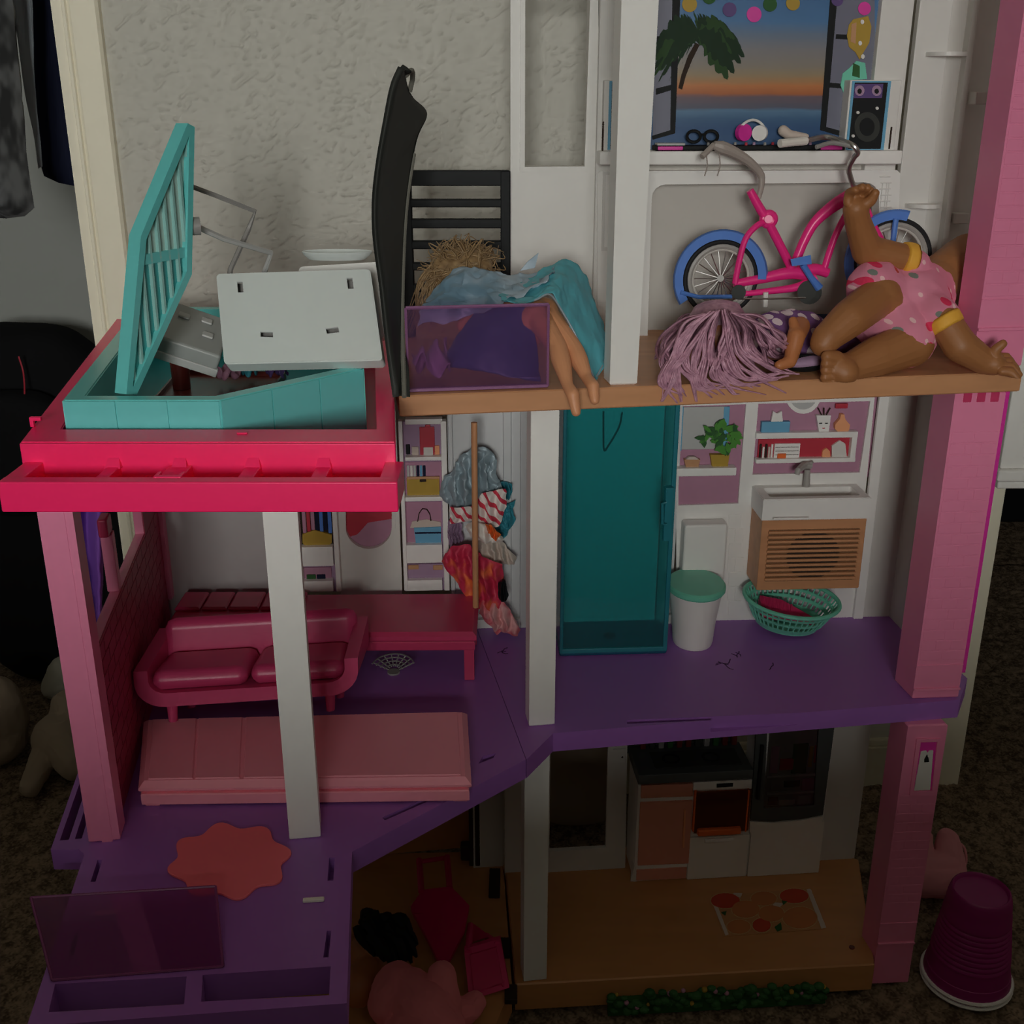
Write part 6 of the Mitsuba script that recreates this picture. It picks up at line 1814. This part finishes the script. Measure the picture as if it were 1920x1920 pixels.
solid('toy_sunglasses', 'black curved toy sunglasses on the left of the ledge', 'toy sunglasses', cat([tube([c + [.007 * math.cos(t) - .009 * s, .002 * math.sin(t), .006 + .0055 * math.sin(t)] for t in np.linspace(0, 6.283, 22, endpoint=False)], .0016, 6, True) for s in (-1, 1)] + [tube([c + [-.003, 0, .008], c + [.003, 0, .008]], .0012, 6)]), 'mat_black')
c = on_ledge(1484, -.012) + [0, 0, .0110]
solid('toy_shoe', 'beige toy shoe lying on the mixing deck left of the handlebar grip', 'toy shoe', skin([((c + [-.010, 0, .008], .0055), (c + [-.004, 0, .004], .0050)), ((c + [-.004, 0, .004], .0050), (c + [.014, -.001, .002], .0032))], .002, 6), 'mat_beige_cloth', True)
# ---------------------------------------------------------------- things around the doll house
# black curved sheet standing between the roof and the upper floor
bsh = thing('black_sheet', 'tall black curved padded sheet standing between the hot pink roof and the upper floor', 'black sheet')
Lp = [(757, 129), (742, 165), (728, 235), (715, 310), (708, 380), (710, 450), (722, 540), (733, 640), (747, 744)]
Rp = [(760, 131), (764, 160), (775, 183), (801, 213), (782, 262), (766, 350), (758, 440), (754, 580), (758, 744)]
yl, yr = np.linspace(.985, .928, 9), np.array([1.0, 1.035, 1.06, 1.10, 1.095, 1.075, 1.05, 1.0, .931])
Lq = smooth_path([at_y(x, y, d) for (x, y), d in zip(Lp, yl)], 6)
Rq = smooth_path([at_y(x, y, d) for (x, y), d in zip(Rp, yr)], 6)
nS = len(Lq)
part(bsh, 'panel', sheet(lambda s, t: (lambda i: lerp(Lq[i], Rq[i], t) + np.array([0, .010 * math.sin(math.pi * t), 0]))(int(round(s * (nS - 1)))), nS, 9, .005), 'mat_charcoal', smooth=True)
mat('edge_grey', (.16, .155, .13), .7, .3)
part(bsh, 'edge', tube(Rq[26:], .0022, 8), 'mat_edge_grey', 'grey green edge piping')
part(bsh, 'hook', tube(smooth_path([Rq[2], Rq[2] + [.004, .01, .004], Rq[5] + [.004, .012, .004], Rq[9]], 5), .0022, 8), 'mat_edge_grey')
# black slatted rack behind it
RK = Frame(0, 1.225)
rk_ = thing('slatted_rack', 'black slatted rack standing on the upper floor against the white wall panel', 'rack')
zr0 = F3 + .0006


def rbar(x0, y0, x1, y1, nm):
    u0, u1, z0, z1 = RK.rect(x0, y0, x1, y1)
    part(rk_, nm, RK.box(u0, u1, -.006, .006, z0, z1, .0012), 'mat_black')


ux0, ux1 = RK.hit(757, 460)[0], RK.hit(957, 420)[0]
for a, b in ((ux0 - .001, ux0 + .010), (ux1 - .0105, ux1)):
    part(rk_, 'stile', RK.box(a, b, -.0065, .0065, zr0, RK.hit(860, 320)[2], .0012), 'mat_black')
for y0, y1 in ((319, 348), (373, 388), (410, 427), (451, 466), (492, 506), (532, 546), (572, 586)):
    rbar(760, y0, 955, y1, 'rail')
# purple cloth hanging outside the left wing's window
K4 = np.array([[at_y(*q) for q in row] for row in (
    [(146, 775, 1.14), (144, 1000, 1.14), (154, 1080, 1.14), (163, 1140, 1.14), (168, 1182, 1.14)],
    [(168, 775, 1.17), (168, 1000, 1.17), (174, 1080, 1.17), (179, 1140, 1.17), (185, 1186, 1.17)],
    [(184, 775, 1.15), (182, 1000, 1.15), (184, 1080, 1.15), (185, 1130, 1.15), (190, 1180, 1.15)],
    [(200, 775, 1.18), (196, 1000, 1.18), (191, 1080, 1.18), (190, 1130, 1.18), (196, 1176, 1.18)])])
solid('purple_cloth', 'purple cloth hanging down outside the window of the left wing', 'cloth', patch(K4, 20, 30, .001, .002, 3), 'mat_purple_cloth', True)

# ---- closet on the left: hanging clothes
def hanging(name, label, pts, Y, m, folds, depth=.03, seed=0, sleeve=None):
    P = np.array([at_y(x, y, Y) for x, y in pts])
    g = sg.Polygon(P[:, [0, 2]]).buffer(0)
    x0, z0, x1, z1 = g.bounds
    pm = trimesh.creation.extrude_polygon(g, .001, engine='earcut')
    t = from_manifold(to_manifold(pm).refine_to_length(.012))
    v = np.asarray(t.vertices)
    bd = np.array([g.exterior.distance(sg.Point(a, b)) for a, b in v[:, :2]])
    puff = np.minimum(bd / .02, 1) ** .6
    side = np.where(v[:, 2] > .0005, -1, 1)
    w_ = np.sin((v[:, 0] - x0) / (x1 - x0) * folds * 6.28 + 3 * meshkit.noise(np.c_[v[:, :2] * 6, v[:, :1] * 0], seed) + v[:, 1] * 2)
    q = np.c_[v[:, 0], Y + side * depth * .5 * puff + .012 * w_ * puff, v[:, 1]]
    return solid(name, label, 'shirt', rumple(trimesh.Trimesh(q, t.faces, process=False), .003, 14, seed), m, True, group='shirts in the closet')


ZT = -420
hanging('hanging_shirt', 'grey mottled shirt sleeve hanging leftmost in the closet', [(-140, ZT), (12, ZT), (20, 0), (40, 180), (50, 290), (62, 388), (44, 405), (10, 410), (-60, 405), (-140, 300)], 1.345, 'mat_grey_shirt', 2, .05, 1)
hanging('hanging_shirt', 'pale blue shirt hanging between the grey and the navy one', [(5, ZT), (40, ZT), (60, -40), (64, 120), (72, 250), (80, 312), (72, 316), (50, 190), (30, 60), (12, -20)], 1.42, 'mat_pale_blue_cloth', 2, .02, 2)
hanging('hanging_shirt', 'navy blue shirt hanging rightmost in the closet', [(40, ZT), (176, ZT), (176, 0), (176, 346), (140, 348), (112, 342), (84, 330), (76, 300), (62, 130), (54, 0)], 1.50, 'mat_navy', 2, .04, 3)
rod = solid('closet_rod', 'closet rod above the hanging shirts', 'rod', tube([(-1.49, 1.47, 1.42), (-.62, 1.47, 1.42)], .012, 12), 'mat_grey_plastic')

# ---- dark bags below the closet
bg = thing('black_backpack', 'large black backpack with dim red piping beside the doll house roof', 'backpack')
c = at_y(70, 700, 1.30)


def blob(cx, cy, Y, rx, rz, ry, sub=4, bottom=None, amp=.010, seed=1):
    m_ = trimesh.creation.icosphere(subdivisions=sub, radius=1)
    v = np.asarray(m_.vertices)
    p = np.sign(v) * np.abs(v) ** .62
    o = at_y(cx, cy, Y)
    m_.vertices = p / np.abs(p).max() * [rx, ry, rz] + o
    m_ = rumple(m_, amp, 9, seed)
    if bottom is not None:
        v = np.array(m_.vertices)
        v[:, 2] = np.maximum(v[:, 2], bottom)
        m_.vertices = v
    return m_


def tall_bag(cx, cy, rx, ry, z1, amp, seed):
    """A soft full bag that stands on the carpet."""
    m_ = trimesh.creation.icosphere(subdivisions=4, radius=1)
    v = np.asarray(m_.vertices)
    p = np.sign(v) * np.abs(v) ** .6
    p /= np.abs(p).max()
    m_.vertices = p * [rx, ry, z1 / 2] + [cx, cy, z1 / 2]
    m_ = rumple(m_, amp, 9, seed)
    v = np.array(m_.vertices)
    v[:, 2] = np.maximum(v[:, 2], .001)
    m_.vertices = v
    return m_


part(bg, 'body', tall_bag(-.80, 1.80, .155, .085, .635, .012, 3), 'mat_black_matte', smooth=True)
part(bg, 'pocket', blob(20, 850, 1.69, .10, .10, .035, 4, None, .008, 5), 'mat_black_matte', smooth=True)
part(bg, 'piping', tube(smooth_path([at_y(35, 668, 1.706), at_y(44, 700, 1.702), at_y(46, 745, 1.68), at_y(40, 790, 1.66)], 6), .0014, 6), 'mat_red_dark')
solid('black_bag', 'black soft bag standing in the closet between the backpack and the door casing', 'bag', tall_bag(-.600, 1.66, .062, .06, .58, .008, 8), 'mat_black_matte', True)


def plush(label, bones_, m, seed=1):
    """Joints given as (px, py, height above the carpet), radius."""
    bb_ = [((at_z(*a), ra_), (at_z(*b), rb_)) for a, ra_, b, rb_ in bones_]
    return solid('plush_toy', label, 'plush toy', rumple(skin(bb_, .006, 8), .003, 60, seed), m, True)


plush('beige plush toy with a long dangling limb on the carpet left of the doll house', [((132, 1362, .055), .036, (108, 1385, .05), .038), ((108, 1385, .05), .032, (138, 1430, .035), .026), ((98, 1394, .045), .023, (72, 1440, .026), .019), ((72, 1440, .026), .019, (57, 1474, .020), .016), ((128, 1350, .06), .03, (128, 1325, .085), .027)], 'mat_beige_plush', 4)
plush('tan plush toy cut off by the left photo edge', [((-14, 1315, .12), .040, (-6, 1350, .075), .047), ((-6, 1350, .075), .045, (0, 1385, .045), .040), ((-40, 1390, .045), .04, (0, 1385, .045), .036)], 'mat_beige_plush', 7)
mat('pale_plush', (.42, .40, .33), .95, .1)
c = at_z(112, 1330, .0)
wp = [(c + [-.012, .03, .030], .026), (c + [.018, .03, .034], .024), (c + [.004, .03, .062], .022)]
solid('white_plush', 'small pale plush toy on the closet floor beside the pink pillar', 'plush toy', rumple(skin([(wp[0], wp[1]), (wp[1], wp[2]), (wp[0], wp[2])], .005, 8), .003, 60, 9), 'mat_pale_plush', True)

# ---- right of the house
cabx = at_y(1869, 900, 1.34)[0]
cz = at_y(1890, 918, 1.34)[2]
wd = thing('white_cabinet', 'white cabinet with a moulded lower edge at the right photo edge', 'cabinet')
part(wd, 'body', box(cabx + .004, cabx + .50, 1.345, 1.42, cz + .026, cz + .62, .002), 'mat_white')
part(wd, 'moulding', box(cabx, cabx + .50, 1.338, 1.424, cz + .010, cz + .026, .003), 'mat_white')
part(wd, 'moulding', box(cabx + .003, cabx + .50, 1.342, 1.422, cz, cz + .010, .002), 'mat_white')
for x in (cabx + .44, cabx + .475):
    part(wd, 'leg', box(x, x + .02, 1.35 + (x > cabx + .45) * .04, 1.37 + (x > cabx + .45) * .04, .0, cz + .002), 'mat_white')
fb = thing('dark_backdrop', 'black box added far back to darken the room beyond the door casing', 'chest')  # added black box that keeps the far room dark
part(fb, 'body', box(.95, 1.9, 2.55, 3.1, .002, .40, .01), 'mat_black_matte')
part(fb, 'lid', box(.94, 1.91, 2.54, 3.11, .40, .44, .006), 'mat_black_matte')
# stacked purple cups, upside down
c = at_z(1810, 1836, .0)
cup_prof = [(.0505, .0), (.0512, .0018), (.0505, .0036), (.0488, .0042), (.0478, .012), (.0470, .016), (.0462, .0165), (.0445, .030)]
for i in range(9):
    z = .033 + .0065 * i
    r_ = .0445 - (z - .030) * .125
    cup_prof += [(r_ - .0006, z), (r_ + .0002, z + .002), (r_ + .0002, z + .0042)]
cup_prof += [(.0368, .098), (.0352, .1015), (.0358, .105), (.0350, .112), (.0338, .118), (.0326, .1222), (.0308, .1235), (.0296, .1222), (.0285, .119), (.0001, .119)]
rim_pr = [(.0486, .0), (.0512, .0002), (.0520, .0018), (.0512, .0034), (.0486, .0036)]
c1 = thing('plastic_cup', 'upper purple plastic cup of the upside-down stack on the carpet at the right', 'cup', 'stacked purple cups')
part(c1, 'body', lathe([(r, z + .0065) for r, z in cup_prof[3:]], 56, c), 'mat_cup', smooth=40)
part(c1, 'rim', lathe([(r, z + .0075) for r, z in rim_pr], 56, c), 'mat_cup_rim', 'white rolled rim')
c2 = thing('plastic_cup', 'lower purple plastic cup of the upside-down stack, only its white rim showing', 'cup', 'stacked purple cups')
part(c2, 'body', lathe([(.0482, .0038), (.0445, .0095), (.0420, .012), (.036, .05), (.0001, .051)], 56, c), 'mat_cup')
part(c2, 'rim', lathe([(r, z + .0012) for r, z in rim_pr], 56, c), 'mat_cup_rim', 'white rolled rim')
mat('cup_rim', (.78, .76, .74), .45, .4)
# small pink pouch behind the cups
c = at_z(1768, 1690, 0)
mat('pouch', (.60, .24, .27), .8, .2)
po_ = thing('pink_pouch', 'small soft pink pouch lying on the carpet behind the purple cups', 'pouch')
bo_ = [((c + [-.030, .02, .032], .024), (c + [.014, .025, .034], .022)), ((c + [-.030, .02, .03], .024), (c + [-.02, .05, .062], .016)), ((c + [.014, .025, .034], .022), (c + [.016, .05, .058], .015)), ((c + [-.026, .015, .026], .025), (c + [.012, .012, .024], .023))]
part(po_, 'body', rumple(skin(bo_, .004, 8), .003, 50, 2), 'mat_pouch', smooth=True)
part(po_, 'loop', tube(smooth_path([c + [.020, .045, .062], c + [.034, .04, .055], c + [.036, .03, .040], c + [.030, .026, .03]], 5), .0018, 8), 'mat_pouch')
# dim beige bag behind the low kitchen window
solid('beige_bag', 'dim beige cloth bag standing behind the low window beside the kitchen', 'bag', blob(1085, 1440, 1.35, .062, .085, .035, 4, .001, .008, 12), 'mat_beige_plush', True)
